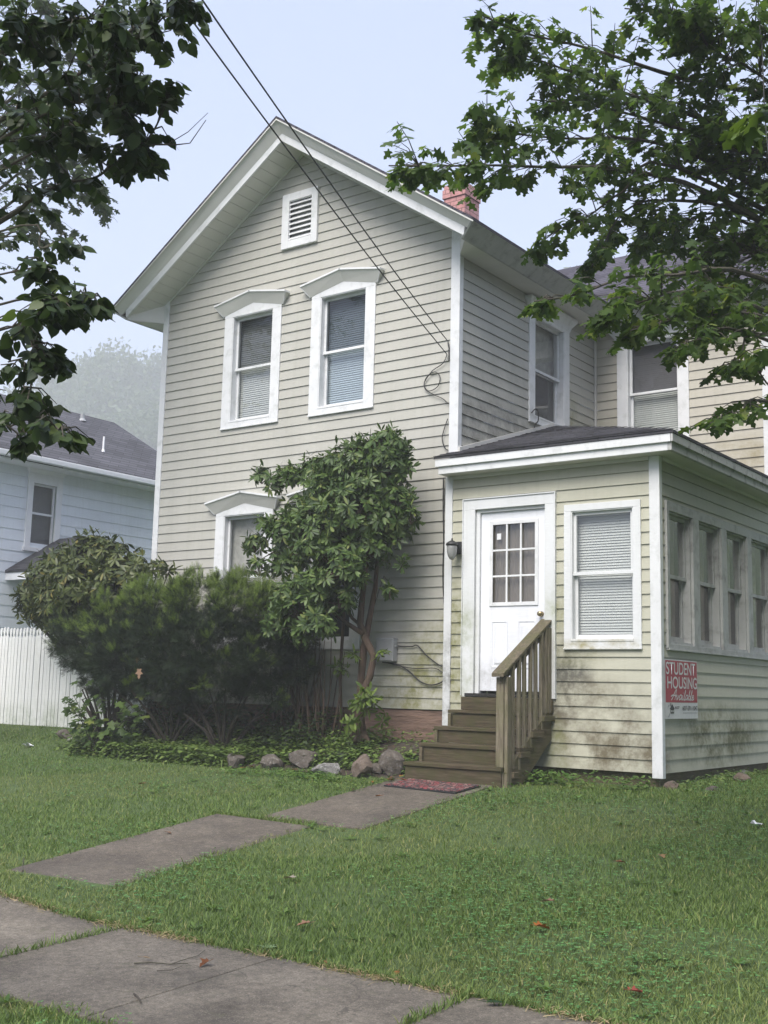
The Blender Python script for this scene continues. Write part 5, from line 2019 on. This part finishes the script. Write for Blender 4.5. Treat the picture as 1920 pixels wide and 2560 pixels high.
SPRIG = sprig(n=8, nl=.30)
YY = -.78
yb = [(305, 1565, 82), (400, 1540, 90), (500, 1525, 88), (600, 1530, 88), (680, 1552, 72, .1), (745, 1600, 44, .25), (250, 1610, 68), (200, 1580, 45), (170, 1600, 40), (160, 1545, 24),
      (330, 1640, 110, -.15), (440, 1640, 110, -.2), (550, 1640, 110, -.2), (655, 1640, 82, -.05), (730, 1670, 44, .15), (255, 1670, 62), (345, 1690, 45), (460, 1695, 50), (570, 1690, 50), (660, 1690, 45), (200, 1630, 50), (350, 1725, 36), (470, 1738, 34), (585, 1738, 34), (680, 1730, 36), (265, 1720, 36)]
yp = on_y(470, 1830, YY)
yroot = thing('yew_bush', 'broad dark yew bush with pale new tips along the front wall', 'shrub', (yp[0], YY, gz(yp[0], YY)))
pos, tip, nrm = [], [], []
pos2, tip2, nrm2 = [], [], []
yc = on_y(480, 1760, YY)
for b in yb:
    c = on_y(b[0], b[1], YY + (b[3] if len(b) > 3 else 0))
    r = b[2] * ((c - CAM_C) @ _fw) / CAM_F
    for _ in range(int(105 * 4 * r * r) + 6):
        d = unit(rng.normal(size=3))
        cc = c + d * r * np.array([1, 1.1, 1]) * rng.uniform(.55, 1.0)
        cr = rng.uniform(.06, .125)
        out = unit(cc - yc)
        ax = unit(out * .55 + d * .6 + np.array([0, 0, .25]) + rng.normal(size=3) * .3)
        light = (cc[2] > 1.55 + .45 * rng.random() and d[2] > -.1) or rng.random() < .04
        for q in range(50):
            e = unit(rng.normal(size=3) + ax * 1.1)
            p = cc + e * cr * rng.uniform(.3, 1.0)
            if p[1] > -.1 and p[0] > XL: continue
            if p[2] < gz(p[0], p[1]) + .2: continue
            t = unit(e * .8 + ax * .6 + rng.normal(size=3) * .35)
            if light and (e @ ax) > .1 and q % 2 == 0:
                pos2.append(p + ax * .03); tip2.append(unit(t + np.array([0, 0, .5]))); nrm2.append(rng.normal(size=3) + np.array([0, -.7, .2]))
            else:
                pos.append(p); tip.append(t); nrm.append(np.array([0, -.3, 1]) + rng.normal(size=3) * .5)
for _ in range(150):     # long upright shoots along the top
    a = random.uniform(330, 790)
    p = on_y(a, 1475 + abs(a - 560) * .1 + random.uniform(-30, 50), YY + random.uniform(-.3, .3))
    pos2.append(p); tip2.append(unit(np.array([random.gauss(0, .25), random.gauss(0, .2), 1.0]))); nrm2.append(rng.normal(size=3) + np.array([0, -.7, .2]))
pos, tip, nrm = np.array(pos), np.array(tip), np.array(nrm)
scatter('foliage', [(SPRIG[0], SPRIG[1], pos, frames(tip, nrm), rng.uniform(.055, .11, len(pos)))], M['yew'], yroot)
pos2, tip2, nrm2 = np.array(pos2), np.array(tip2), np.array(nrm2)
scatter('new_growth', [(SPRIG[0], SPRIG[1], pos2, frames(tip2, nrm2), np.where(np.arange(len(pos2)) < len(pos2) - 150, rng.uniform(.06, .13, len(pos2)), rng.uniform(.13, .24, len(pos2))))], M['yew_new'], yroot)
mb = MB()
for (sx_, sy_) in ((430, 1835), (560, 1838), (260, 1845)):
    s = on_y(sx_, sy_, YY)
    s[2] = gz(s[0], s[1]) - .05
    for k in range(11):
        a = math.pi * (k + .5) / 11
        e = s + np.array([math.cos(a) * random.uniform(.4, .95), random.uniform(-.45, .3), random.uniform(.5, .95)])
        m_ = s + (e - s) * .45 + np.array([0, 0, .1])
        mb.tube([s + rng.normal(size=3) * .03, m_, e], [.032, .02, .009], 6)
mb.build('stem', M['bark_dark'], yroot)

# bare dark stems behind, between the yew and the rhododendron
sh = on_y(760, 1830, -.35)
bare = thing('bare_shrub', 'tangle of bare dark brown stems against the wall between yew and rhododendron', 'shrub', (sh[0], -.35, gz(sh[0], -.35)))
mb = MB()
for k in range(46):
    a = random.uniform(690, 830)
    s = on_y(a, 1835, -.35 + random.uniform(-.12, .12)); s[2] = gz(s[0], s[1]) - .04
    h = random.uniform(.7, 1.35)
    e = s + np.array([random.gauss(0, .16), random.gauss(0, .06), h])
    mb.tube([s, (s + e) / 2 + np.array([random.gauss(0, .05), 0, 0]), e], [.012, .009, .004], 5)
mb.build('stem', M['bark_red'], bare)

# maple sprout at the foot of the yew
sp_p = on_y(240, 1850, -1.15)
spr = thing('maple_sapling', 'small maple sapling with lobed leaves in front of the yew', 'sapling', (sp_p[0], -1.15, gz(sp_p[0], -1.15)))
mb = MB(); pos, tip, nrm = [], [], []
for (a, b) in ((185, 1740), (200, 1790), (215, 1710), (260, 1760), (310, 1770), (345, 1740), (370, 1760), (230, 1800), (290, 1810), (180, 1770)):
    e = on_y(a, b, -1.2 + random.uniform(-.15, .15))
    s = np.array([sp_p[0], -1.15, gz(sp_p[0], -1.15)])
    mb.tube([s, (s + e) / 2 + np.array([0, 0, .1]), e], [.008, .006, .003], 5)
    for q in range(15):
        p = s + (e - s) * random.uniform(.45, 1.08) + rng.normal(size=3) * .07
        pos.append(p); tip.append(np.array([random.gauss((e - s)[0] * 1.2, .5), random.gauss(-.4, .4), random.uniform(-.8, .1)])); nrm.append(np.array([random.gauss(0, .3), -.5, 1.0]))
mb.build('stem', M['bark_dark'], spr)
pos, tip, nrm = np.array(pos), np.array(tip), np.array(nrm)
scatter('foliage', [(MAPLE[0], MAPLE[1], pos, frames(tip, nrm), rng.uniform(.08, .14, len(pos)))], M['maple_leaf'], spr)

# ---- ground cover in the bed and weeds along the porch -------------------------------
def cover_patch(n, xf, yf, hmax, size, tm):
    X, Y = xf(n), yf(n)
    Z = ground_z(X, Y) + rng.uniform(.01, 1, n) ** 1.5 * hmax
    P = np.stack([X, Y, Z], 1)
    a = rng.uniform(0, 6.28, n)
    tip = np.stack([np.cos(a), np.sin(a), rng.uniform(-.5, .3, n)], 1)
    nr = np.stack([rng.normal(0, .35, n), rng.normal(-.2, .35, n), np.ones(n)], 1)
    return (tm[0], tm[1], P, frames(tip, nr), rng.uniform(.6, 1.4, n) * size)


def in_noise(P, s, th):
    x, y = P[2][:, 0], P[2][:, 1]
    v = np.sin(x * s + .7 * np.sin(y * s * 1.7)) + np.sin(y * s * 1.4 + 1.1 * np.sin(x * s * .6 + 2)) + rng.normal(0, .5, len(x))
    k = v > th
    return (P[0], P[1], P[2][k], P[3][k], P[4][k])


c1 = in_noise(cover_patch(15000, lambda n: rng.uniform(-5.3, -2.3, n), lambda n: -1.22 + .95 * rng.beta(1.0, 2.0, n), .22, .055, OVATE), 3.1, -.7)
c2 = in_noise(cover_patch(7500, lambda n: rng.uniform(-2.4, -.02, n), lambda n: -.92 + .85 * rng.beta(1.0, 1.5, n), .17, .052, OVATE), 4.1, -.8)
c2b = in_noise(cover_patch(2200, lambda n: rng.uniform(-2.2, -.1, n), lambda n: rng.uniform(-1.55, -1.1, n), .07, .04, OVATE), 5.1, .3)
c3 = cover_patch(1500, lambda n: rng.uniform(-6.0, -4.4, n), lambda n: -1.0 + 1.1 * rng.random(n), .25, .06, OVATE)
c4 = cover_patch(6000, lambda n: rng.uniform(-5.1, -1.5, n), lambda n: rng.uniform(-.8, -.08, n), .38, .06, OVATE)
o = scatter('bed_ground_cover', [c1, c2, c3, c2b, c4], [M['cover'], M['cover'], M['cover'], M['weed'], M['heart_leaf']])
tag(o, 'low leafy ground cover under the shrubs in the bed', 'ground cover', kind='stuff')
w1_ = in_noise(cover_patch(1400, lambda n: rng.uniform(1.35, 2.62, n), lambda n: -.50 + .22 * rng.normal(size=n).clip(-1.2, 1.2), .15, .05, OVATE), 5, -.3)
w2_ = cover_patch(500, lambda n: rng.uniform(2.66, 3.0, n), lambda n: rng.uniform(-.2, 2.2, n), .09, .04, OVATE)
w3_ = cover_patch(350, lambda n: rng.uniform(-.6, .1, n), lambda n: rng.uniform(-1.9, -1.15, n), .06, .035, OVATE)
o = scatter('porch_weeds', [w1_, w2_, w3_], [M['weed'], M['cover'], M['cover']])
tag(o, 'bright weeds growing along the foot of the porch', 'weeds', kind='stuff')

# ---- grass ---------------------------------------------------------------------------
def on_path(x, y):
    e = .03 * np.sin(y * 9 + x * 3) + .025 * np.sin(y * 23) + rng.normal(0, .022, len(x))
    e2 = .03 * np.sin(x * 7) + rng.normal(0, .02, len(x))
    p1 = (x > .03 + e) & (x < 1.17 + e) & (y > -3.26 + e2 - .25 * (x - .6).clip(0, 1)) & (y < -1.0)
    p2 = (x > -.43 + e) & (x < .64 + e) & (y > -5.72 + e2) & (y < -3.38 + e2)
    return p1 | p2


def lawn_points(n):
    # uniform over the visible ground, thinned with distance
    X = rng.uniform(-11, 9.5, n); Y = rng.uniform(-9.2, 4.0, n)
    Z = ground_z(X, Y)
    P = np.stack([X, Y, Z], 1)
    q = P - CAM_C
    D = q @ _fw
    u = 960 + CAM_F * (q @ _rt) / D; v = 1280 - CAM_F * (q @ _up) / D
    ok = (D > 2) & (u > -500) & (u < 2900) & (v < 3000)
    ok &= ((u > -60) & (u < 1980)) | (rng.random(n) < .55)
    ok &= ~((Y > -.1) & (X > -5.2) & (X < 2.6))
    ok &= rng.random(n) < np.clip((6.3 / np.maximum(D, .1)) ** 1.3, .10, 1)
    e = .035 * np.sin(X * 5) + .02 * np.sin(X * 17) + rng.normal(0, .02, n)
    ok &= ~((Y < SW_Y1 - .01 + e) & (Y > SW_Y0 + .02 + e))
    ok &= ~on_path(X, Y)
    ok &= ~((X > -.1) & (X < 2.62) & (Y > -.28))
    ok &= ~((X > .0) & (X < 1.36) & (Y > -1.18))
    ok &= ~((X > -5.2) & (X < .05) & (Y > -1.12 + .12 * np.sin(X * 3) + rng.normal(0, .04, n)))
    ok &= ~((Y > .3) & (X < -5.1))
    return P[ok], D[ok]


BL = ([(0, -.045, 0), (0, .045, 0), (.45, -.04, .06), (.45, .04, .06), (.8, -.022, .02), (.8, .022, .02), (1.0, 0, -.06)], [(0, 2, 3, 1), (2, 4, 5, 3), (4, 6, 5)])


def blades(P, h0, h1, lean, wide=1.0):
    n = len(P)
    a = rng.uniform(0, 6.28, n)
    tip = np.stack([np.cos(a) * lean * rng.uniform(.3, 1.3, n), np.sin(a) * lean * rng.uniform(.3, 1.3, n), np.ones(n)], 1)
    nr = np.stack([-np.cos(a), -np.sin(a), .4 * np.ones(n)], 1) + rng.normal(0, .4, (n, 3))
    F = frames(tip, nr)
    return (np.array(BL[0]) * np.array([1, wide, 1]), BL[1], P, F, rng.uniform(h0, h1, n))


P, D = lawn_points(1640000)
thin = np.sin(P[:, 0] * 2.7 + 1.9 * np.sin(P[:, 1] * 2.1 + .5)) + np.sin(P[:, 1] * 3.3 + 1.4 * np.sin(P[:, 0] * 2.3)) + rng.normal(0, .35, len(P))
k = rng.random(len(P)) < np.where(thin > 1.1, .5, np.where(thin > .5, .75, 1.0))
P = P[k]
patch = np.sin(P[:, 0] * 1.3 + 1.2 * np.sin(P[:, 1] * .9)) + np.sin(P[:, 1] * 1.7 + .8 * np.sin(P[:, 0] * 1.1))
short = patch > .2
g1 = blades(P[short], .022, .048, 1.1, 1.15)
g2 = blades(P[~short], .026, .060, 1.0, 1.1)
o = scatter('lawn_grass', [g1, g2], [M['grass_dry'], M['grass']])
tag(o, 'short mown green grass of the front lawn', 'grass', kind='stuff')
P, D = lawn_points(200000)
cl = np.sin(P[:, 0] * 1.9 + 1.5 * np.sin(P[:, 1] * 1.3 + 1)) + np.sin(P[:, 1] * 2.3 + np.sin(P[:, 0] * 1.7)) + .5 * (P[:, 0] > 2.5) + rng.normal(0, .6, len(P)) > .45
P = P[cl]
n = len(P)
P3 = np.repeat(P, 3, 0); P3[:, 2] += np.repeat(rng.uniform(.025, .06, n), 3)
a = np.repeat(rng.uniform(0, 6.28, n), 3) + np.tile([0, 2.09, 4.19], n)
tip = np.stack([np.cos(a), np.sin(a), rng.uniform(-.15, .15, 3 * n)], 1)
nr = np.repeat(np.stack([rng.normal(0, .25, n), rng.normal(0, .25, n), np.ones(n)], 1), 3, 0)
o = scatter('lawn_clover', [(ROUND3[0], ROUND3[1], P3, frames(tip, nr), rng.uniform(.011, .021, 3 * n))], M['clover'])
tag(o, 'clover patches spread through the front lawn', 'clover', kind='stuff')
P, D = lawn_points(2100)
o = scatter('tall_grass', [blades(P, .07, .15, .5, .85)], M['grass_long'])
tag(o, 'taller pale grass blades standing out of the lawn', 'grass', kind='stuff')
P, D = lawn_points(1600)
n = len(P)
kk = 7
P7 = np.repeat(P, kk, 0); P7[:, 2] += .012
a = np.repeat(rng.uniform(0, 6.28, n), kk) + np.tile(np.arange(kk) * 2 * math.pi / kk, n) + rng.normal(0, .25, n * kk)
tip = np.stack([np.cos(a), np.sin(a), rng.uniform(.15, .8, kk * n)], 1)
nr = np.stack([-np.cos(a) * .6, -np.sin(a) * .6, np.ones(kk * n)], 1)
o = scatter('lawn_weeds', [(RHODO[0], RHODO[1], P7, frames(tip, nr), np.repeat(rng.uniform(.035, .085, n), kk))], M['weed'])
tag(o, 'low rosette weeds scattered through the front lawn', 'weeds', kind='stuff')
# grass tufts in the sidewalk joints and along its edges
ex = []
for jx, ya, yb_, n_ in ((1.57, -7.5, -6.3, 420), (4.15, -6.9, -6.3, 260)):
    ex.append(np.stack([rng.normal(jx, .018, n_), rng.uniform(ya, yb_, n_), np.zeros(n_)], 1))
ex.append(np.stack([rng.uniform(-2, 6.5, 5200), SW_Y1 + rng.normal(.01, .03, 5200), np.zeros(5200)], 1))
ex.append(np.stack([rng.uniform(-.6, .7, 900), -3.335 + rng.normal(0, .025, 900), np.zeros(900)], 1))
ex = np.concatenate(ex)
ex[:, 2] = np.array([max(sw_z(x, y) if y < -6.28 else path_z(x, y) - .02, gz(x, y)) - .005 for x, y, _ in ex])
n_ = 5200
st_ = np.stack([rng.uniform(-2.5, 7, n_), SW_Y1 + np.abs(rng.normal(0, .05, n_)) * -1 + .03, np.zeros(n_)], 1)
st_[:, 2] = np.array([max(sw_z(x, y) if y < -6.28 else -9, gz(x, y)) + .004 for x, y, _ in st_])
st_ = st_[np.sin(st_[:, 0] * 4.1) + np.sin(st_[:, 0] * 9.7) + rng.normal(0, .6, n_) > -.1]
M['straw'] = leaf_mat('dry_straw', (.22, .17, .09), (.42, .34, .2), None, .1, .8, .1)
o = scatter('edge_grass', [blades(ex, .03, .075, 1.0, 1.0), blades(st_, .03, .08, 5.0, .7)], [M['grass'], M['straw']])
tag(o, 'grass tufts along the sidewalk edge and joints', 'grass', kind='stuff')

# ================================================================== STONES, LEAVES, LITTER
def rock(name, px_, py_, w, h, d, label, mt='rock', seed=0, flat=False, group='edging stones of the bed', cat='stone', y=None):
    c = on_y(px_, py_, y) if y is not None else None
    if c is None:
        # on the ground
        for D in np.arange(6, 20, .02):
            c = at(px_, py_, D)
            if c[2] <= gz(c[0], c[1]) + h * .3: break
    me = bpy.data.meshes.new(name)
    bm = bmesh.new()
    bmesh.ops.create_icosphere(bm, subdivisions=3, radius=1)
    rs = np.random.default_rng(seed)
    dirs = unit(rs.normal(size=(11, 3))); offs = rs.uniform(.48, .8, 11)
    ph = rs.uniform(0, 6, 6)
    for v in bm.verts:
        p = np.array(v.co)
        for dd, of in zip(dirs, offs):
            t = p @ dd
            if t > of: p = p - dd * (t - of) * .96
        p = p * (1 + .05 * math.sin(p[0] * 5 + ph[0]) * math.sin(p[1] * 6 + ph[1]) + .035 * math.sin(p[2] * 11 + ph[2] + p[0] * 9))
        v.co = (p[0] * w * .58, p[1] * d * .58, p[2] * h * .54)
    bm.to_mesh(me); bm.free()
    me.polygons.foreach_set('use_smooth', [True] * len(me.polygons))
    me.set_sharp_from_angle(angle=.35)
    me.materials.append(M[mt])
    o = bpy.data.objects.new(name, me)
    o.location = c
    o.rotation_euler = (rs.uniform(-.15, .15), rs.uniform(-.15, .15), rs.uniform(-.5, .5))
    sc.collection.objects.link(o)
    return tag(o, label, cat, group)


import bmesh
rock('stone', 590, 1905, .26, .22, .24, 'dark brown rounded stone at the left end of the bed edging', 'rock', 1)
rock('stone', 680, 1906, .24, .24, .22, 'squat brown stone second from the left in the bed edging', 'rock', 2)
rock('stone', 755, 1898, .44, .26, .30, 'broad brown stone in the middle of the bed edging, behind the pale one', 'rock', 3)
rock('stone', 815, 1924, .28, .20, .22, 'pale speckled oval stone in front of the bed edging', 'rock_pale', 4)
rock('stone', 902, 1922, .27, .30, .26, 'blocky tan stone standing upright in the bed edging', 'rock_red', 5)
rock('stone', 945, 1922, .22, .14, .14, 'small wedge stone leaning between two blocky stones', 'rock', 6)
rock('stone', 978, 1914, .27, .32, .28, 'mossy blocky stone touching the bottom wooden step', 'rock', 7)
rock('stone', 635, 1888, .40, .07, .20, 'thin flat grey slab lying behind the left edging stones', 'rock_flat', 8)
rock('stone', 738, 1850, .34, .09, .22, 'flat grey slab up in the bed near the rhododendron foot', 'rock_flat', 9)
rock('stone', 858, 1890, .26, .10, .16, 'low flat stone between the broad and the upright stones', 'rock_flat', 19)
rock('stone', 160, 1838, .28, .16, .2, 'dark stone at the far left end of the bed near the fence', 'rock', 10)
rock('stone', 182, 1850, .24, .06, .16, 'flat light grey stone just below the dark one near the fence', 'rock_pale', 11)
rock('stone', 330, 1876, .26, .05, .12, 'thin flat stone half buried at the lawn edge of the bed', 'rock_flat', 12)
rock('stone', 1682, 1966, .16, .10, .13, 'round brown stone just right of the porch corner', 'rock_red', 13, group='stones along the porch side')
rock('stone', 1856, 1944, .20, .14, .15, 'larger reddish stone under the porch side wall', 'rock_red', 14, group='stones along the porch side')
rock('stone', 1780, 1972, .16, .07, .12, 'low flat stone in the weeds beside the porch', 'rock', 15, group='stones along the porch side')
rock('stone', 1858, 1930, .17, .06, .14, 'flat pale stone touching the porch wall behind the reddish one', 'rock_pale', 16, group='stones along the porch side')


def ground_hit(px_, py_):
    for D in np.arange(3.5, 22, .01):
        c = at(px_, py_, D)
        s = gz(c[0], c[1])
        if SW_Y0 < c[1] < SW_Y1: s = max(s, sw_z(c[0], c[1]))
        if -.42 < c[0] < 1.16 and -5.6 < c[1] < -1.06: s = max(s, path_z(c[0], c[1]))
        if c[2] <= s + .004: return c
    return at(px_, py_, 10)


def fallen_leaf(px_, py_, size, col, label, tm=MAPLE, lift=.02, group='fallen leaves', curl=1.0, z=None):
    c = ground_hit(px_, py_)
    col = tuple(x * .72 for x in col)
    mt = leaf_mat('fallen_leaf', tuple(x * .85 for x in col), col, None, .12, .8, .1)
    mb = MB()
    V = np.array(tm[0], float) * size
    V[:, 2] *= curl * 1.4
    V[:, 2] += np.abs(V[:, 1]) * .55 * curl
    ang = random.uniform(0, 6.28)
    ca, sa = math.cos(ang), math.sin(ang)
    for v in V:
        mb.v.append((c[0] + v[0] * ca - v[1] * sa, c[1] + v[0] * sa + v[1] * ca, c[2] + lift + v[2]))
    for f in tm[1]:
        mb.f.append(list(f)); mb.m.append(0)
    n0 = len(mb.v)
    d = np.array([-ca, -sa, .2]) * size * .5
    mb.tube([np.array([c[0], c[1], c[2] + lift]), np.array([c[0], c[1], c[2] + lift]) + d], [.0016, .001], 4)
    o = mb.build('fallen_leaf', mt)
    return tag(o, label, 'leaf', group)


fallen_leaf(522, 2412, .07, (.24, .10, .05), 'curled reddish-brown leaf lying on the sidewalk beside the broken twig', curl=1.6)
fallen_leaf(355, 2402, .05, (.36, .27, .18), 'small tan leaf on the sidewalk left of the twig', OVATE)
fallen_leaf(1342, 2336, .09, (.42, .14, .04), 'orange leaf standing in the middle of the right-hand lawn', curl=1.4, lift=.05)
fallen_leaf(772, 2328, .08, (.36, .21, .14), 'tan leaf in the grass above the sidewalk joint', lift=.05)
fallen_leaf(731, 2212, .09, (.40, .35, .29), 'pale dried leaf in the grass below the path', lift=.05)
fallen_leaf(1577, 2497, .085, (.36, .09, .07), 'red leaf in the clover at the lower right', lift=.04)
fallen_leaf(1376, 2268, .08, (.30, .17, .12), 'dull brown leaf in the lawn beyond the orange one', lift=.04)
fallen_leaf(815, 2411, .06, (.36, .13, .07), 'orange-brown leaf on the edge of the sidewalk', OVATE)
fallen_leaf(995, 2437, .06, (.38, .15, .06), 'orange leaf at the sidewalk edge where the joint meets the lawn', OVATE)
fallen_leaf(952, 1990, .07, (.42, .15, .04), 'orange leaf lying on the path in front of the doormat', OVATE, lift=.006)
fallen_leaf(1650, 2155, .07, (.30, .19, .10), 'brown leaf in the lawn in front of the porch corner', lift=.05)
fallen_leaf(415, 2085, .07, (.20, .12, .08), 'dark brown leaf on the upper edge of the path', OVATE)
fallen_leaf(360, 1970, .08, (.20, .12, .07), 'brown leaf in the left-hand lawn', lift=.05)
fallen_leaf(672, 2378, .13, (.22, .32, .16), 'large pale green leaf fallen on the sidewalk edge', lift=.02, curl=.5)
fallen_leaf(1215, 2515, .10, (.035, .075, .03), 'dark green leaf lying flat on the sidewalk at the bottom', OVATE, curl=.3)
fallen_leaf(1545, 2172, .07, (.26, .11, .06), 'reddish leaf in the right-hand lawn below the porch corner', lift=.05)
# leaf litter among the stones
for i, (a, b) in enumerate([(700, 1885), (706, 1902), (705, 1875), (770, 1935), (740, 1930), (610, 1925), (625, 1922), (985, 1950), (1000, 1955), (970, 1955), (830, 1860), (820, 1868), (800, 1862), (930, 1960), (880, 1980), (1005, 1945)]):
    fallen_leaf(a, b, random.uniform(.06, .11), random.choice([(.34, .12, .04), (.22, .10, .05), (.38, .18, .06)]),
                'rusty dead leaf caught among the edging stones of the bed', OVATE, .03, group='dead leaves among the edging stones')

# dead leaves caught on the yew
for (a, b, s, lab) in ((345, 1655, .07, 'upper of two tan dead leaves caught on the yew'), (350, 1684, .12, 'larger lower tan dead leaf caught on the yew')):
    c = on_y(a, b, YY - .62)
    mb = MB()
    V = np.array(MAPLE[0]) * s
    for v in V:
        mb.v.append((c[0] + v[1], c[1] - .25 * v[2] - .02, c[2] - v[0] + .05))
    mb.f = [list(f) for f in MAPLE[1]]; mb.m = [0, 0]
    tag(mb.build('dead_leaf', leaf_mat('tan_leaf', (.30, .19, .13), (.38, .25, .17), None, .2, .8, .1)), lab, 'leaf')


def twig(pts, r, label):
    W = []
    for a, b in pts:
        c = ground_hit(a, b); c = np.array(c); c[2] += r + .004
        W.append(c)
    mb = MB(); mb.tube(W, [r * (1 - .5 * k / len(W)) for k in range(len(W))], 5)
    return mb


mb = twig([(335, 2412), (380, 2410), (425, 2414), (470, 2412)], .0042, '')
m2 = twig([(425, 2414), (460, 2402), (495, 2392), (512, 2378)], .0025, '')
off = len(mb.v); mb.v += m2.v; mb.f += [[i + off for i in f] for f in m2.f]; mb.m += m2.m
m2 = twig([(392, 2430), (430, 2428), (455, 2418)], .0025, '')
off = len(mb.v); mb.v += m2.v; mb.f += [[i + off for i in f] for f in m2.f]; mb.m += m2.m
tag(mb.build('twig', M['bark']), 'thin broken forked twig lying on the sidewalk', 'twig')
tag(twig([(335, 2490), (345, 2498), (352, 2512)], .006, '').build('twig', M['bark']), 'short crooked stick lying on the sidewalk joint', 'twig')
tag(twig([(56, 2180), (58, 2155), (60, 2145)], .004, '').build('twig', M['bark']), 'small twig standing at the left end of the path', 'twig')


def paper(px_, py_, s, label, zoff=.04):
    c = ground_hit(px_, py_)
    mb = MB()
    rs = np.random.default_rng(int(px_))
    n = 5
    g = [[mb.add((c[0] + (i / (n - 1) - .5) * s, c[1] + (j / (n - 1) - .5) * s * .7, c[2] + zoff + rs.uniform(-.18, .25) * s)) for i in range(n)] for j in range(n)]
    for j in range(n - 1):
        for i in range(n - 1):
            mb.f.append([g[j][i], g[j][i + 1], g[j + 1][i + 1], g[j + 1][i]]); mb.m.append(0)
    return tag(mb.build('paper_scrap', M['paper']), label, 'litter')


M['paper'] = plain('paper', (.62, .63, .66), .7, .05)
paper(1822, 1928, .26, 'crumpled white paper lying at the foot of the porch side wall')
paper(1892, 2070, .09, 'small white scrap in the lawn at the right edge')
paper(70, 1868, .14, 'whitish scrap in the left lawn in front of the fence')

# ================================================================== DISTANT TREES AND HAZE
def far_tree(x, y, h, r, n, label, seed):
    rs = np.random.default_rng(seed)
    g = gz(x, y)
    root = thing('tree', label, 'tree', (x, y, g), 'trees far behind in the fog' if y > 0 else 'street trees across the road')
    mb = MB()
    mb.tube([(x, y, g - .3), (x + .2, y, g + h * .35), (x, y, g + h * .8)], [r * .09, r * .07, r * .02], 8)
    cl = []
    for k in range(38):
        d = unit(rs.normal(size=3)); d[2] = abs(d[2]) * 1.0 - .35
        c = np.array([x, y, g + h * .62]) + d * np.array([r, r, h * .38]) * rs.uniform(.4, 1.05)
        cl.append((c, r * rs.uniform(.14, .36)))
        mb.tube([(x, y, g + h * rs.uniform(.3, .6)), (c + np.array([x, y, g + h * .5])) / 2, c], [r * .03, r * .018, r * .006], 5)
    mb.build('trunk', M['bark_dark'], root)
    per = n // len(cl)
    pos = np.concatenate([c + unit(rs.normal(size=(per, 3))) * rr * (rs.random((per, 1)) ** .5) for c, rr in cl])
    tip = rs.normal(size=(len(pos), 3)); nr = rs.normal(size=(len(pos), 3)) + np.array([0, 0, .8])
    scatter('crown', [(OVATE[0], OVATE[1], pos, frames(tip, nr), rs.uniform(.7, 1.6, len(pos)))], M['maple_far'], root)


def ftree(px_, top_py, D, r, n, label, seed):
    c = at(px_, top_py, D)
    far_tree(c[0], c[1], c[2] - gz(c[0], c[1]), r, n, label, seed)


ftree(265, 915, 300, 19, 7000, 'round pale tree fading into the fog behind the blue house', 31)
ftree(410, 862, 306, 21, 7000, 'taller pale tree in the fog showing beside the left house corner', 32)
ftree(140, 1010, 302, 16, 5000, 'low pale tree in the fog above the ridge of the blue roof', 33)
ftree(330, 985, 284, 19, 6000, 'broad faded tree in the fog between the blue roof and the house corner', 34)
ftree(395, 1070, 262, 17, 5600, 'lowest faded tree in the fog right behind the end of the blue roof', 37)
ftree(1435, 618, 240, 15, 5600, 'faded tree in the fog above the valley of the right-hand roof', 35)
ftree(1590, 640, 250, 16, 4600, 'faded tree in the fog behind the right-hand roof and the maple', 36)

for (x_, y_, h_, r_, lab, sd_) in ((-6, -33, 13, 4.5, 'broad street tree across the road mirrored in the upstairs windows', 41),
                                   (5, -36, 15, 5, 'tall street tree across the road mirrored in the porch window', 42),
                                   (16, -30, 13, 4.5, 'street tree across the road to the right of the house', 43)):
    far_tree(x_, y_, h_, r_, 3600, lab, sd_)
hz = MB(); hz.box(-380, 160, -60, 340, -3, 112)
m = bpy.data.materials.new('haze'); m.use_nodes = True
N, L = m.node_tree.nodes, m.node_tree.links
N.remove(N['Principled BSDF'])
pv = N.new('ShaderNodeVolumePrincipled')
pv.inputs['Color'].default_value = (.93, .95, .98, 1)
pv.inputs['Density'].default_value = .0024
L.new(pv.outputs[0], N['Material Output'].inputs['Volume'])
tag(hz.build('haze', m), kind='stuff')
